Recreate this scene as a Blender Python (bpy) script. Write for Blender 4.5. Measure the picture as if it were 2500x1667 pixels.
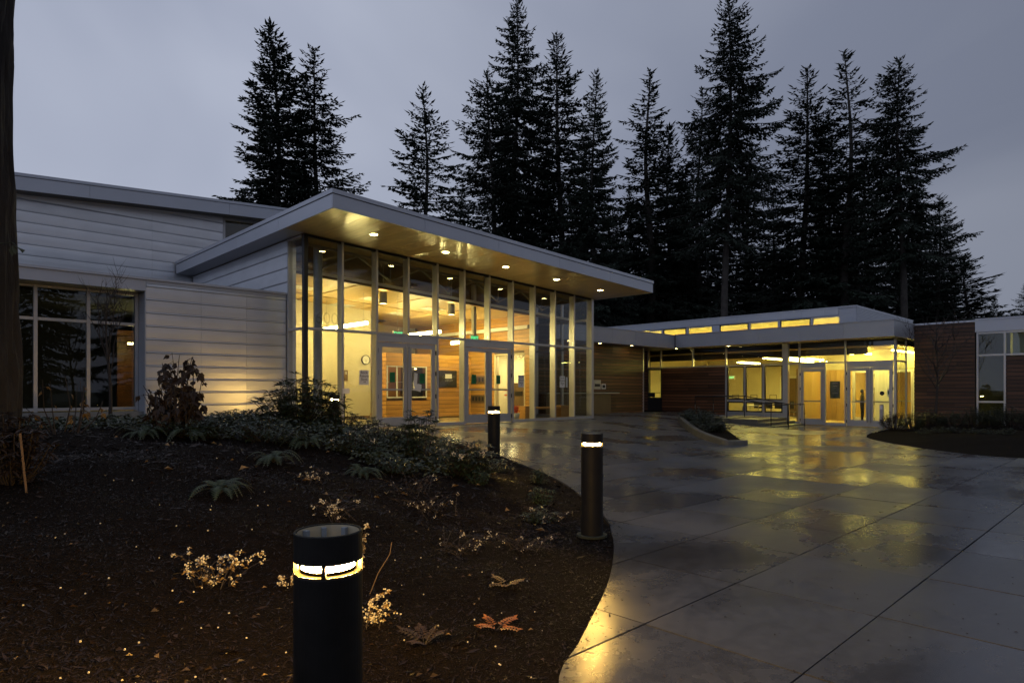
import bpy, math, random
import numpy as np
from mathutils import Vector, Matrix
from mathutils.geometry import delaunay_2d_cdt
for o in list(bpy.data.objects): bpy.data.objects.remove(o)
SC = bpy.context.scene
COL = SC.collection
R = math.radians
# ------------------------------------------------------------------ camera, world, sun, exposure
AZ = R(46.1)                       # camera heading measured from the +X axis of the building
FW = (math.cos(AZ), math.sin(AZ)); RT = (math.sin(AZ), -math.cos(AZ))
CAMH, FPX, HZ = 1.51, 1548.0, 952.0
cam = bpy.data.cameras.new('camera'); cam_o = bpy.data.objects.new('camera', cam); COL.objects.link(cam_o)
cam.sensor_width = 36.0; cam.lens = 36.0*FPX/2500.0; cam.shift_y = (HZ-833.5)/2500.0
cam.clip_start = 0.05; cam.clip_end = 3000
cam_o.location = (0, 0, CAMH); cam_o.rotation_euler = (R(90), 0, AZ-R(90))
SC.camera = cam_o

W = bpy.data.worlds.new("World"); SC.world = W; W.use_nodes = True
nt = W.node_tree; nt.nodes.clear()
def wn(t, **k):
    n = nt.nodes.new(t)
    for a, b in k.items(): setattr(n, a, b)
    return n
sky = wn('ShaderNodeTexSky', sky_type='NISHITA', sun_disc=False, sun_elevation=R(1.5), sun_rotation=R(150), air_density=1.0, dust_density=2.0, ozone_density=3.0)
tc = wn('ShaderNodeTexCoord')
mp = wn('ShaderNodeMapping'); mp.inputs['Scale'].default_value = (1.0, 1.0, 2.0)
nz = wn('ShaderNodeTexNoise'); nz.inputs['Scale'].default_value = 1.5; nz.inputs['Detail'].default_value = 3.5; nz.inputs['Roughness'].default_value = 0.52
nz.inputs['Distortion'].default_value = 0.5
rp = wn('ShaderNodeValToRGB')
rp.color_ramp.elements[0].position = 0.36; rp.color_ramp.elements[0].color = (0.305, 0.342, 0.460, 1)
rp.color_ramp.elements[1].position = 0.66; rp.color_ramp.elements[1].color = (0.455, 0.495, 0.615, 1)
# the cloud deck is brighter towards the set sun (left of view), duller to the right: one smooth turn of the whole sky
sep = wn('ShaderNodeSeparateXYZ')
dotx = wn('ShaderNodeVectorMath', operation='DOT_PRODUCT'); dotx.inputs[1].default_value = (-RT[0], -RT[1], 0.12)
mr = wn('ShaderNodeMapRange'); mr.inputs['From Min'].default_value = -0.75; mr.inputs['From Max'].default_value = 0.35
mr.inputs['To Min'].default_value = 0.52; mr.inputs['To Max'].default_value = 1.0
mul = wn('ShaderNodeVectorMath', operation='SCALE')
mix = wn('ShaderNodeMix', data_type='RGBA'); mix.inputs['Factor'].default_value = 0.92
skm = wn('ShaderNodeVectorMath', operation='SCALE'); skm.inputs['Scale'].default_value = 1.0
bg = wn('ShaderNodeBackground'); bg.inputs['Strength'].default_value = 1.0
skm.inputs['Scale'].default_value = 0.1
out = wn('ShaderNodeOutputWorld')
L = nt.links.new
L(tc.outputs['Generated'], mp.inputs['Vector']); L(mp.outputs['Vector'], nz.inputs['Vector']); L(nz.outputs['Fac'], rp.inputs['Fac'])
L(tc.outputs['Generated'], dotx.inputs[0]); L(dotx.outputs['Value'], mr.inputs['Value'])
L(rp.outputs['Color'], mul.inputs[0]); L(mr.outputs['Result'], mul.inputs['Scale'])
L(sky.outputs['Color'], skm.inputs[0]); L(skm.outputs['Vector'], mix.inputs['A']); L(mul.outputs['Vector'], mix.inputs['B'])
L(mix.outputs['Result'], bg.inputs['Color']); L(bg.outputs['Background'], out.inputs['Surface'])

sun = bpy.data.lights.new('sun', 'SUN'); sun.energy = 0.03; sun.angle = R(25); sun.color = (0.85, 0.9, 1.0)
sun_o = bpy.data.objects.new('sun', sun); COL.objects.link(sun_o); sun_o.rotation_euler = (R(70), 0, R(60))

SC.view_settings.view_transform = 'Standard'; SC.view_settings.look = 'None'
SC.view_settings.exposure = 0.0; SC.view_settings.gamma = 1.0; SC.view_settings.use_curve_mapping = False
SC.cycles.use_denoising = True
SC.cycles.max_bounces = 10; SC.cycles.diffuse_bounces = 4; SC.cycles.glossy_bounces = 4
SC.cycles.transparent_max_bounces = 24; SC.cycles.transmission_bounces = 6
SC.cycles.sample_clamp_indirect = 4.0; SC.cycles.caustics_reflective = False; SC.cycles.caustics_refractive = False

# ------------------------------------------------------------------ survey helpers: photo pixel (2500 wide) -> point on a known plane of the place
def _t(x): return (x-1250.0)/FPX
def on_y(x, y, Y):
    t = _t(x); f = Y/(FW[1]+t*RT[1]); return (f*(FW[0]+t*RT[0]), Y, CAMH+(HZ-y)/FPX*f)
def on_x(x, y, X):
    t = _t(x); f = X/(FW[0]+t*RT[0]); return (X, f*(FW[1]+t*RT[1]), CAMH+(HZ-y)/FPX*f)
def at_f(x, y, f):
    t = _t(x); return (f*(FW[0]+t*RT[0]), f*(FW[1]+t*RT[1]), CAMH+(HZ-y)/FPX*f)
def sstep(a, b, v):
    t = max(0.0, min(1.0, (v-a)/(b-a))); return t*t*(3-2*t)
def zg(X, Y):                       # level of the paving: flat by the camera and the far doors, ramping up to the entrance
    s = Y-0.35*max(0.0, X-10.0)
    return 0.495*sstep(5.0, 13.0, s)
def on_g(x, y, dz=0.0):
    z = 0.2
    for _ in range(30):
        f = (CAMH-z)*FPX/max(1.0, y-HZ); p = at_f(x, y, f); z = 0.5*z+0.5*(zg(p[0], p[1])+dz)
    return at_f(x, y, (CAMH-z)*FPX/max(1.0, y-HZ))

# ------------------------------------------------------------------ materials
def pmat(name, col, rough=0.5, metal=0.0, var=0.12, scale=5.0, bump=0.0, bscale=60.0, rnd=0.0, spec=0.5, stretch=(1, 1, 1), rvar=0.0, coat=0.0, detail=4.0):
    m = bpy.data.materials.new(name); m.use_nodes = True; t = m.node_tree; b = t.nodes['Principled BSDF']
    b.inputs['Roughness'].default_value = rough; b.inputs['Metallic'].default_value = metal; b.inputs['Specular IOR Level'].default_value = spec
    b.inputs['Coat Weight'].default_value = coat; b.inputs['Coat Roughness'].default_value = 0.12
    g = t.nodes.new('ShaderNodeNewGeometry'); mpn = t.nodes.new('ShaderNodeMapping'); mpn.inputs['Scale'].default_value = stretch
    t.links.new(g.outputs['Position'], mpn.inputs['Vector'])
    n = t.nodes.new('ShaderNodeTexNoise'); n.inputs['Scale'].default_value = scale; n.inputs['Detail'].default_value = detail
    t.links.new(mpn.outputs['Vector'], n.inputs['Vector'])
    r = t.nodes.new('ShaderNodeMapRange'); r.inputs['From Min'].default_value = 0.25; r.inputs['From Max'].default_value = 0.75
    r.inputs['To Min'].default_value = 1-var; r.inputs['To Max'].default_value = 1+var
    t.links.new(n.outputs['Fac'], r.inputs['Value'])
    val = r.outputs['Result']
    if rnd:
        oi = t.nodes.new('ShaderNodeObjectInfo'); rr = t.nodes.new('ShaderNodeMapRange')
        rr.inputs['To Min'].default_value = 1-rnd; rr.inputs['To Max'].default_value = 1+rnd
        t.links.new(oi.outputs['Random'], rr.inputs['Value'])
        mm = t.nodes.new('ShaderNodeMath'); mm.operation = 'MULTIPLY'
        t.links.new(val, mm.inputs[0]); t.links.new(rr.outputs['Result'], mm.inputs[1]); val = mm.outputs[0]
    sc = t.nodes.new('ShaderNodeVectorMath'); sc.operation = 'SCALE'; sc.inputs[0].default_value = col
    t.links.new(val, sc.inputs['Scale']); t.links.new(sc.outputs['Vector'], b.inputs['Base Color'])
    if rvar:
        n2 = t.nodes.new('ShaderNodeTexNoise'); n2.inputs['Scale'].default_value = scale*0.6; n2.inputs['Detail'].default_value = 3
        t.links.new(mpn.outputs['Vector'], n2.inputs['Vector'])
        r2 = t.nodes.new('ShaderNodeMapRange'); r2.inputs['From Min'].default_value = 0.3; r2.inputs['From Max'].default_value = 0.7
        r2.inputs['To Min'].default_value = max(0.03, rough-rvar); r2.inputs['To Max'].default_value = rough+rvar
        t.links.new(n2.outputs['Fac'], r2.inputs['Value']); t.links.new(r2.outputs['Result'], b.inputs['Roughness'])
    if bump:
        n3 = t.nodes.new('ShaderNodeTexNoise'); n3.inputs['Scale'].default_value = bscale; n3.inputs['Detail'].default_value = 4
        t.links.new(mpn.outputs['Vector'], n3.inputs['Vector'])
        bp = t.nodes.new('ShaderNodeBump'); bp.inputs['Strength'].default_value = bump; bp.inputs['Distance'].default_value = 0.02
        t.links.new(n3.outputs['Fac'], bp.inputs['Height']); t.links.new(bp.outputs['Normal'], b.inputs['Normal'])
    return m
def emat(name, col, strength):
    m = bpy.data.materials.new(name); m.use_nodes = True; b = m.node_tree.nodes['Principled BSDF']
    b.inputs['Base Color'].default_value = (0.8, 0.8, 0.8, 1); b.inputs['Emission Color'].default_value = (*col, 1); b.inputs['Emission Strength'].default_value = strength
    return m
def glass(name, tint=(0.93, 0.96, 0.94), refl=1.0, wob=0.0):
    m = bpy.data.materials.new(name); m.use_nodes = True; t = m.node_tree; t.nodes.clear()
    o = t.nodes.new('ShaderNodeOutputMaterial'); mx = t.nodes.new('ShaderNodeMixShader'); tr = t.nodes.new('ShaderNodeBsdfTransparent'); gl = t.nodes.new('ShaderNodeBsdfGlossy')
    gi = t.nodes.new('ShaderNodeNewGeometry'); dt = t.nodes.new('ShaderNodeVectorMath'); dt.operation = 'DOT_PRODUCT'
    t.links.new(gi.outputs['Incoming'], dt.inputs[0]); t.links.new(gi.outputs['Normal'], dt.inputs[1])
    def mt(op, a, b):
        q = t.nodes.new('ShaderNodeMath'); q.operation = op
        for i_, v_ in enumerate((a, b)):
            if isinstance(v_, (int, float)): q.inputs[i_].default_value = v_
            elif v_ is not None: t.links.new(v_, q.inputs[i_])
        return q.outputs[0]
    co = mt('ABSOLUTE', dt.outputs['Value'], None)
    sch = mt('ADD', mt('MULTIPLY', mt('POWER', mt('SUBTRACT', 1.0, co), 5.0), 0.96), 0.043)
    mu = t.nodes.new('ShaderNodeMath'); mu.operation = 'MULTIPLY'; mu.inputs[1].default_value = refl; mu.use_clamp = True
    tr.inputs['Color'].default_value = (*tint, 1); gl.inputs['Roughness'].default_value = 0.0; gl.inputs['Color'].default_value = (0.95, 0.97, 1.0, 1)
    if wob:
        g = t.nodes.new('ShaderNodeNewGeometry'); n = t.nodes.new('ShaderNodeTexNoise'); n.inputs['Scale'].default_value = 1.3; n.inputs['Detail'].default_value = 0
        t.links.new(g.outputs['Position'], n.inputs['Vector'])
        bp = t.nodes.new('ShaderNodeBump'); bp.inputs['Strength'].default_value = wob; bp.inputs['Distance'].default_value = 0.02
        t.links.new(n.outputs['Fac'], bp.inputs['Height']); t.links.new(bp.outputs['Normal'], gl.inputs['Normal'])
    t.links.new(sch, mu.inputs[0]); t.links.new(mu.outputs[0], mx.inputs['Fac'])
    t.links.new(tr.outputs['BSDF'], mx.inputs[1]); t.links.new(gl.outputs['BSDF'], mx.inputs[2]); t.links.new(mx.outputs['Shader'], o.inputs['Surface'])
    return m
def concrete_wet(name):
    m = bpy.data.materials.new(name); m.use_nodes = True; t = m.node_tree; b = t.nodes['Principled BSDF']; l = t.links.new
    g = t.nodes.new('ShaderNodeNewGeometry'); oi = t.nodes.new('ShaderNodeObjectInfo')
    def noise(s, d, stretch=None, dist=0.0):
        n = t.nodes.new('ShaderNodeTexNoise'); n.inputs['Scale'].default_value = s; n.inputs['Detail'].default_value = d; n.inputs['Distortion'].default_value = dist
        if stretch:
            q = t.nodes.new('ShaderNodeMapping'); q.inputs['Scale'].default_value = stretch; l(g.outputs['Position'], q.inputs['Vector']); l(q.outputs['Vector'], n.inputs['Vector'])
        else: l(g.outputs['Position'], n.inputs['Vector'])
        return n.outputs['Fac']
    def rng(v, a, c, x, y):
        r = t.nodes.new('ShaderNodeMapRange'); r.interpolation_type = 'SMOOTHSTEP'; r.inputs['From Min'].default_value = a; r.inputs['From Max'].default_value = c
        r.inputs['To Min'].default_value = x; r.inputs['To Max'].default_value = y; l(v, r.inputs['Value']); return r.outputs['Result']
    def mth(op, a, c):
        q = t.nodes.new('ShaderNodeMath'); q.operation = op
        for i, v in enumerate((a, c)):
            if isinstance(v, (int, float)): q.inputs[i].default_value = v
            else: l(v, q.inputs[i])
        return q.outputs[0]
    wet = noise(0.45, 1.2, dist=0.25); fine = noise(11.0, 3); grit = noise(160.0, 2); slab = oi.outputs['Random']
    blot = noise(1.7, 1.5, stretch=(1.0, 1.7, 1.0), dist=0.2)
    wetv = mth('ADD', mth('MULTIPLY', wet, 0.75), mth('MULTIPLY', blot, 0.25))
    wetv = mth('ADD', wetv, mth('MULTIPLY', mth('SUBTRACT', slab, 0.5), 0.20))
    dark = rng(wetv, 0.30, 0.70, 1.0, 0.48)                     # dry 1, soaked dark
    colv = mth('MULTIPLY', mth('MULTIPLY', dark, rng(fine, 0.3, 0.7, 0.86, 1.12)), rng(slab, 0, 1, 0.88, 1.1))
    colv = mth('MULTIPLY', colv, rng(grit, 0.3, 0.7, 0.9, 1.1))
    sc = t.nodes.new('ShaderNodeVectorMath'); sc.operation = 'SCALE'; sc.inputs[0].default_value = (0.083, 0.086, 0.095); l(colv, sc.inputs['Scale']); l(sc.outputs['Vector'], b.inputs['Base Color'])
    ro = mth('ADD', rng(wetv, 0.30, 0.68, 0.42, 0.17), rng(fine, 0.25, 0.75, -0.02, 0.03)); l(ro, b.inputs['Roughness'])
    b.inputs['Specular IOR Level'].default_value = 0.6
    bp = t.nodes.new('ShaderNodeBump'); bp.inputs['Strength'].default_value = 0.06; bp.inputs['Distance'].default_value = 0.01; l(fine, bp.inputs['Height'])
    b2 = t.nodes.new('ShaderNodeBump'); b2.inputs['Strength'].default_value = 0.04; b2.inputs['Distance'].default_value = 0.003; l(grit, b2.inputs['Height']); l(bp.outputs['Normal'], b2.inputs['Normal'])
    l(b2.outputs['Normal'], b.inputs['Normal'])
    return m
M = {}
M['siding'] = pmat('galvanised_siding', (0.80, 0.82, 0.86), 0.38, 0.80, 0.07, 1.4, 0.06, 2.2, rnd=0.05, stretch=(1, 1, 2.5), rvar=0.05)
M['fascia'] = pmat('fascia_paint', (0.50, 0.53, 0.60), 0.42, 0.3, 0.05, 0.9, 0.0, rnd=0.03)
M['alu'] = pmat('aluminium_frame', (0.50, 0.50, 0.51), 0.34, 0.45, 0.05, 3)
M['dark_frame'] = pmat('dark_frame', (0.03, 0.03, 0.033), 0.4, 0.3, 0.05)
M['black'] = pmat('black_plastic', (0.012, 0.012, 0.013), 0.45, 0, 0.1)
M['glass'] = glass('window_glass', (0.95, 0.965, 0.955), 1.0, 0.05)
M['glass_dark'] = glass('tinted_window_glass', (0.72, 0.76, 0.75), 1.3, 0.06)
M['concrete'] = concrete_wet('wet_concrete')
M['kerb'] = pmat('kerb_concrete', (0.13, 0.12, 0.095), 0.5, 0, 0.25, 4, 0.2, 50, rvar=0.1)
M['plinth'] = pmat('plinth_concrete', (0.22, 0.22, 0.21), 0.7, 0, 0.15, 5, 0.2, 40)
M['soffit'] = pmat('soffit_board', (0.56, 0.44, 0.25), 0.36, 0, 0.18, 3, 0.16, 7, rnd=0.08, stretch=(6, 0.6, 1), coat=0.2)
M['soffit2'] = pmat('canopy_soffit', (0.34, 0.31, 0.25), 0.5, 0, 0.1, 3)
M['cedar'] = pmat('cedar_plank', (0.115, 0.050, 0.024), 0.5, 0, 0.4, 2.6, 0.15, 12, rnd=0.5, stretch=(0.35, 0.35, 12))
M['cedar_dim'] = pmat('weathered_plank', (0.085, 0.038, 0.020), 0.55, 0, 0.4, 2.6, 0.15, 12, rnd=0.4, stretch=(0.35, 0.35, 12))
M['cedar_in'] = pmat('lobby_wood_plank', (0.50, 0.265, 0.070), 0.42, 0, 0.22, 2.6, 0.04, 10, rnd=0.18, stretch=(0.5, 0.5, 12))
M['pine'] = pmat('pine_panel', (0.56, 0.37, 0.13), 0.45, 0, 0.16, 3.0, 0.03, 9, rnd=0.10, stretch=(9, 9, 0.5))
M['ceil_wood'] = pmat('ceiling_wood', (0.60, 0.43, 0.20), 0.45, 0, 0.14, 2.5, 0.0, rnd=0.06, stretch=(5, 0.5, 1))
M['cream'] = pmat('cream_paint', (0.66, 0.60, 0.44), 0.7, 0, 0.04, 2)
M['white'] = pmat('white_paint', (0.76, 0.75, 0.70), 0.55, 0, 0.04, 2)
M['deck'] = pmat('roof_deck', (0.20, 0.155, 0.085), 0.7, 0, 0.1, 2)
M['floor'] = pmat('lobby_floor', (0.38, 0.33, 0.22), 0.25, 0, 0.12, 2)
M['steel'] = pmat('painted_steel', (0.42, 0.42, 0.40), 0.4, 0.2, 0.06)
M['colgrey'] = pmat('grey_column_paint', (0.25, 0.28, 0.32), 0.35, 0.1, 0.05)
M['roofing'] = pmat('roof_membrane', (0.12, 0.12, 0.13), 0.7, 0, 0.1)
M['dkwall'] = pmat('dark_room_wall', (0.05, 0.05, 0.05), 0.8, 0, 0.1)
M['bollard'] = pmat('bollard_powder_coat', (0.011, 0.010, 0.009), 0.55, 0.0, 0.25, 14, 0.05, 260, spec=0.22, rvar=0.08)
M['bollard_in'] = pmat('bollard_inner_metal', (0.55, 0.47, 0.33), 0.45, 0.3, 0.08, 20)
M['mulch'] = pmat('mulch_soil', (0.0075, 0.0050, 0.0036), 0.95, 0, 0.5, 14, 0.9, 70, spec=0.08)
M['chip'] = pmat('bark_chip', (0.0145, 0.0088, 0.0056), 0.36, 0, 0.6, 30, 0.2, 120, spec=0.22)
M['earth'] = pmat('dark_ground', (0.03, 0.035, 0.02), 0.9, 0, 0.4, 0.6)
M['bark'] = pmat('fir_bark', (0.013, 0.0105, 0.009), 0.85, 0, 0.5, 5, 0.9, 22, stretch=(1, 1, 0.3))
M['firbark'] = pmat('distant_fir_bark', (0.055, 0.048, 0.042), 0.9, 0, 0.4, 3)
M['twig'] = pmat('twig_bark', (0.030, 0.022, 0.018), 0.7, 0, 0.3, 30)
M['needle'] = pmat('fir_needles', (0.030, 0.042, 0.030), 0.65, 0, 0.35, 1.2, rnd=0.15, spec=0.3)
M['needle2'] = pmat('hemlock_needles', (0.027, 0.038, 0.029), 0.65, 0, 0.35, 1.2, rnd=0.15, spec=0.3)
M['rhodo'] = pmat('rhododendron_leaf', (0.026, 0.042, 0.019), 0.30, 0, 0.3, 12, spec=0.5)
M['fernleaf'] = pmat('fern_frond', (0.026, 0.046, 0.015), 0.6, 0, 0.3, 12)
M['brownleaf'] = pmat('dead_brown_leaf', (0.030, 0.017, 0.010), 0.6, 0, 0.4, 14)
M['orangeleaf'] = pmat('orange_leaf', (0.30, 0.11, 0.025), 0.45, 0, 0.4, 20)
M['paleleaf'] = pmat('pale_yellow_leaf', (0.22, 0.14, 0.05), 0.5, 0, 0.35, 20)
M['hedge'] = pmat('hedge_leaf', (0.034, 0.046, 0.022), 0.4, 0, 0.4, 10)
M['berry'] = pmat('white_berry', (0.66, 0.60, 0.46), 0.35, 0, 0.08, 40)
M['stake'] = pmat('wooden_stake', (0.14, 0.085, 0.045), 0.7, 0, 0.3, 20, stretch=(6, 6, 0.7))
M['paper'] = pmat('white_paper', (0.72, 0.72, 0.72), 0.7, 0, 0.03)
M['green'] = pmat('green_notice', (0.010, 0.16, 0.055), 0.6, 0, 0.08)
M['ink'] = pmat('dark_ink', (0.02, 0.02, 0.02), 0.6, 0, 0.0)
M['etch'] = glass('frosted_vinyl', (0.93, 0.93, 0.91), 1.3)
M['truss'] = pmat('truss_steel', (0.16, 0.15, 0.13), 0.5, 0.1, 0.1)
M['ledge'] = pmat('bollard_ledge', (0.0035, 0.0032, 0.0030), 0.8, 0.0, 0.1, spec=0.0)
M['redwood'] = pmat('red_wood_panel', (0.20, 0.072, 0.026), 0.4, 0, 0.2, 3)
M['signgrey'] = pmat('sign_letter_grey', (0.22, 0.22, 0.20), 0.6, 0, 0.0)
M['amber'] = pmat('amber_panel', (0.40, 0.20, 0.05), 0.4, 0, 0.2, 3)
M['brownbox'] = pmat('brown_laminate', (0.15, 0.095, 0.045), 0.5, 0, 0.08)
M['red'] = pmat('red_flower', (0.55, 0.03, 0.02), 0.5, 0, 0.2)
M['cloth_dark'] = pmat('dark_clothing', (0.018, 0.018, 0.020), 0.8, 0, 0.2)
M['skin'] = pmat('skin', (0.42, 0.26, 0.18), 0.5, 0, 0.05)
M['poster'] = pmat('dark_green_poster', (0.05, 0.08, 0.055), 0.5, 0, 0.6, 9)
WARM = (1.0, 0.70, 0.24)
M['tube'] = emat('lit_tube', (1.0, 0.80, 0.28), 105.0)
M['tube_r'] = emat('lit_tube_yellow', (1.0, 0.82, 0.17), 44.0)
M['spot'] = emat('lit_downlight', (1.0, 0.78, 0.30), 60.0)
M['spot_s'] = emat('lit_small_downlight', (1.0, 0.72, 0.30), 14.0)
M['lens'] = emat('lit_bollard_lens', (1.0, 0.58, 0.12), 1150.0)
M['lens_near'] = emat('lit_bollard_lens_boosted', (1.0, 0.56, 0.11), 4600.0)  # strength boosted so the berries around the near bollard turn golden
M['lens_dim'] = emat('lit_bollard_lens_weakened', (1.0, 0.60, 0.14), 560.0)  # strength lowered to hold down the glow on the siding
M['fascia_shaded'] = pmat('fascia_paint_shaded', (0.36, 0.37, 0.40), 0.45, 0.25, 0.06, 0.9, 0.0, rnd=0.04)  # same fascia paint, tree shade on the right wing put into the colour
M['panel'] = emat('lit_ceiling_panel', (1.0, 0.82, 0.36), 34.0)
M['dimlamp'] = emat('dim_lamp', (1.0, 0.80, 0.40), 7.0)
M['exit'] = emat('lit_exit_letters', (0.10, 1.0, 0.30), 2.2)

# ------------------------------------------------------------------ mesh builder and scene bookkeeping
class MB:
    def __init__(s): s.v = []; s.f = []
    def hexa(s, p):                # 8 corners: 4 bottom ccw, 4 top ccw
        n = len(s.v); s.v += [tuple(q) for q in p]
        s.f += [(n+3, n+2, n+1, n), (n+4, n+5, n+6, n+7), (n, n+1, n+5, n+4), (n+1, n+2, n+6, n+5), (n+2, n+3, n+7, n+6), (n+3, n, n+4, n+7)]
        return s
    def box(s, x0, x1, y0, y1, z0, z1):
        zb = z0 if callable(z0) else (lambda x: z0); zt = z1 if callable(z1) else (lambda x: z1)
        return s.hexa([(x0, y0, zb(x0)), (x1, y0, zb(x1)), (x1, y1, zb(x1)), (x0, y1, zb(x0)), (x0, y0, zt(x0)), (x1, y0, zt(x1)), (x1, y1, zt(x1)), (x0, y1, zt(x0))])
    def quad(s, a, b, c, d):
        n = len(s.v); s.v += [tuple(a), tuple(b), tuple(c), tuple(d)]; s.f.append((n, n+1, n+2, n+3)); return s
    def tri(s, a, b, c):
        n = len(s.v); s.v += [tuple(a), tuple(b), tuple(c)]; s.f.append((n, n+1, n+2)); return s
    def tube(s, pts, rad, n=6, cap=True):
        pts = [Vector(p) for p in pts]; k = len(pts)
        rr = rad if isinstance(rad, (list, tuple)) else [rad]*k
        base = len(s.v); up = Vector((0, 0, 1))
        for i, p in enumerate(pts):
            d = (pts[min(i+1, k-1)]-pts[max(i-1, 0)])
            if d.length < 1e-9: d = Vector((0, 0, 1))
            d.normalize(); a = d.cross(up)
            if a.length < 1e-3: a = d.cross(Vector((1, 0, 0)))
            a.normalize(); b = d.cross(a)
            for j in range(n):
                th = 2*math.pi*j/n; s.v.append(tuple(p+(a*math.cos(th)+b*math.sin(th))*rr[i]))
        for i in range(k-1):
            for j in range(n):
                q = base+i*n; s.f.append((q+j, q+(j+1) % n, q+n+(j+1) % n, q+n+j))
        if cap:
            s.f.append(tuple(base+j for j in range(n-1, -1, -1))); s.f.append(tuple(base+(k-1)*n+j for j in range(n)))
        return s
    def lathe(s, prof, cx=0, cy=0, n=32, closed=False):
        base = len(s.v); k = len(prof)
        for r, z in prof:
            for j in range(n):
                th = 2*math.pi*j/n; s.v.append((cx+r*math.cos(th), cy+r*math.sin(th), z))
        for i in range(k if closed else k-1):
            for j in range(n):
                q = base+i*n; q2 = base+((i+1) % k)*n
                s.f.append((q+j, q+(j+1) % n, q2+(j+1) % n, q2+j))
        return s
    def disc(s, cx, cy, z, r, n=24):
        b = len(s.v); s.v += [(cx+r*math.cos(2*math.pi*j/n), cy+r*math.sin(2*math.pi*j/n), z) for j in range(n)]; s.f.append(tuple(range(b, b+n))); return s
ORG = {}
def _link(o): COL.objects.link(o); return o
def mesh_of(name, mb, off=(0, 0, 0), smooth=False):
    me = bpy.data.meshes.new(name)
    v = [(p[0]-off[0], p[1]-off[1], p[2]-off[2]) for p in mb.v]
    me.from_pydata(v, [], mb.f); me.update()
    if smooth: me.shade_smooth()
    return me
def tag(o, label=None, cat=None, group=None, kind=None):
    if label: o['label'] = label
    if cat: o['category'] = cat
    if group: o['group'] = group
    if kind: o['kind'] = kind
    return o
def thing(name, label, cat, loc=(0, 0, 0), group=None):
    o = _link(bpy.data.objects.new(name, None)); o.location = loc; o.empty_display_size = 0.2; ORG[o] = tuple(loc); return tag(o, label, cat, group)
def part(name, mb, mat, parent=None, label=None, smooth=False, kind=None):
    off = ORG.get(parent, (0, 0, 0)) if parent else (0, 0, 0)
    me = mb if isinstance(mb, bpy.types.Mesh) else mesh_of(name, mb, off, smooth)
    if not me.materials: me.materials.append(M[mat] if isinstance(mat, str) else mat)
    o = _link(bpy.data.objects.new(name, me))
    if parent: o.parent = parent; ORG[o] = off
    return tag(o, label, None, None, kind)
def solo(name, mb, mat, label, cat, group=None, smooth=False, base=None):      # a thing that is one mesh
    if base is None:
        a = np.array(mb.v); base = (float(a[:, 0].mean()), float(a[:, 1].mean()), float(a[:, 2].min()))
    me = mesh_of(name, mb, base, smooth); me.materials.append(M[mat] if isinstance(mat, str) else mat)
    o = _link(bpy.data.objects.new(name, me)); o.location = base; ORG[o] = base
    return tag(o, label, cat, group)
UNIT = {}
def block(name, mat, parent, x0, x1, y0, y1, z0, z1, label=None):               # a piece that is a plain board: shared unit mesh, scaled
    k = mat
    if k not in UNIT:
        me = mesh_of('board', MB().box(-.5, .5, -.5, .5, -.5, .5)); me.materials.append(M[mat]); UNIT[k] = me
    o = _link(bpy.data.objects.new(name, UNIT[k])); off = ORG.get(parent, (0, 0, 0))
    o.parent = parent; ORG[o] = off
    o.location = ((x0+x1)/2-off[0], (y0+y1)/2-off[1], (z0+z1)/2-off[2]); o.scale = (abs(x1-x0), abs(y1-y0), abs(z1-z0))
    return tag(o, label)
def struct(name, mb, mat, smooth=False):
    o = part(name, mb, mat, None, None, smooth); o['kind'] = 'structure'; return o
def copy_tree(o, parent=None):
    c = o.copy(); COL.objects.link(c)
    if parent: c.parent = parent
    for ch in list(o.children): copy_tree(ch, c)
    return c
def letters(text, size, mat, parent, loc, rot, name='lettering', align='CENTER'):
    cu = bpy.data.curves.new(name, 'FONT'); cu.body = text; cu.size = size; cu.align_x = align; cu.align_y = 'CENTER'; cu.extrude = 0.0005; cu.space_line = 0.85
    tmp = bpy.data.objects.new(name, cu); COL.objects.link(tmp); dg = bpy.context.evaluated_depsgraph_get()
    me = bpy.data.meshes.new_from_object(tmp.evaluated_get(dg)); bpy.data.objects.remove(tmp); bpy.data.curves.remove(cu)
    me.materials.clear(); me.materials.append(M[mat]); o = _link(bpy.data.objects.new(name, me)); off = ORG.get(parent, (0, 0, 0))
    o.parent = parent; o.location = (loc[0]-off[0], loc[1]-off[1], loc[2]-off[2]); o.rotation_euler = rot; return o
FRONT = (R(90), 0, 0)              # text facing -Y
WEST = (R(90), 0, R(-90))          # text facing -X
# ================================================================== GROUND
rng = random.Random(7)
def smooth_curve(P, n=10, closed=False):
    P = [np.array(p, float) for p in P]; o = []
    m = len(P); rngi = range(m) if closed else range(m-1)
    for i in rngi:
        if closed: a, b, c, d = P[i-1], P[i], P[(i+1) % m], P[(i+2) % m]
        else: a, b, c, d = P[max(i-1, 0)], P[i], P[i+1], P[min(i+2, m-1)]
        for j in range(n):
            t = j/n; o.append(0.5*((2*b)+(-a+c)*t+(2*a-5*b+4*c-d)*t*t+(-a+3*b-3*c+d)*t**3))
    if not closed: o.append(P[-1])
    return np.array(o)
EDGE = smooth_curve([(0.2, -4.5), (1.0, -1.5), (1.45, 0.4), (1.85, 1.5), (2.44, 2.19), (3.0, 2.50), (3.97, 3.05), (4.82, 3.63), (5.47, 4.15), (6.07, 4.71), (7.1, 6.01), (7.72, 7.05), (8.16, 8.38), (8.35, 9.3), (8.45, 10.6), (8.1, 12.2), (7.5, 13.6), (7.12, 14.62)], 8)
BED = np.vstack([EDGE, [(7.12, 15.5), (-14, 15.5), (-14, -4.5)]])
EDGE2 = smooth_curve([(40, -3.0), (30, -1.2), (24, 0.2), (19.6, 1.5), (17.98, 2.4), (18.28, 3.55), (20.0, 5.3), (21.99, 6.74), (24.5, 7.35), (27.0, 7.55), (28.2, 7.5)], 8)
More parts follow.
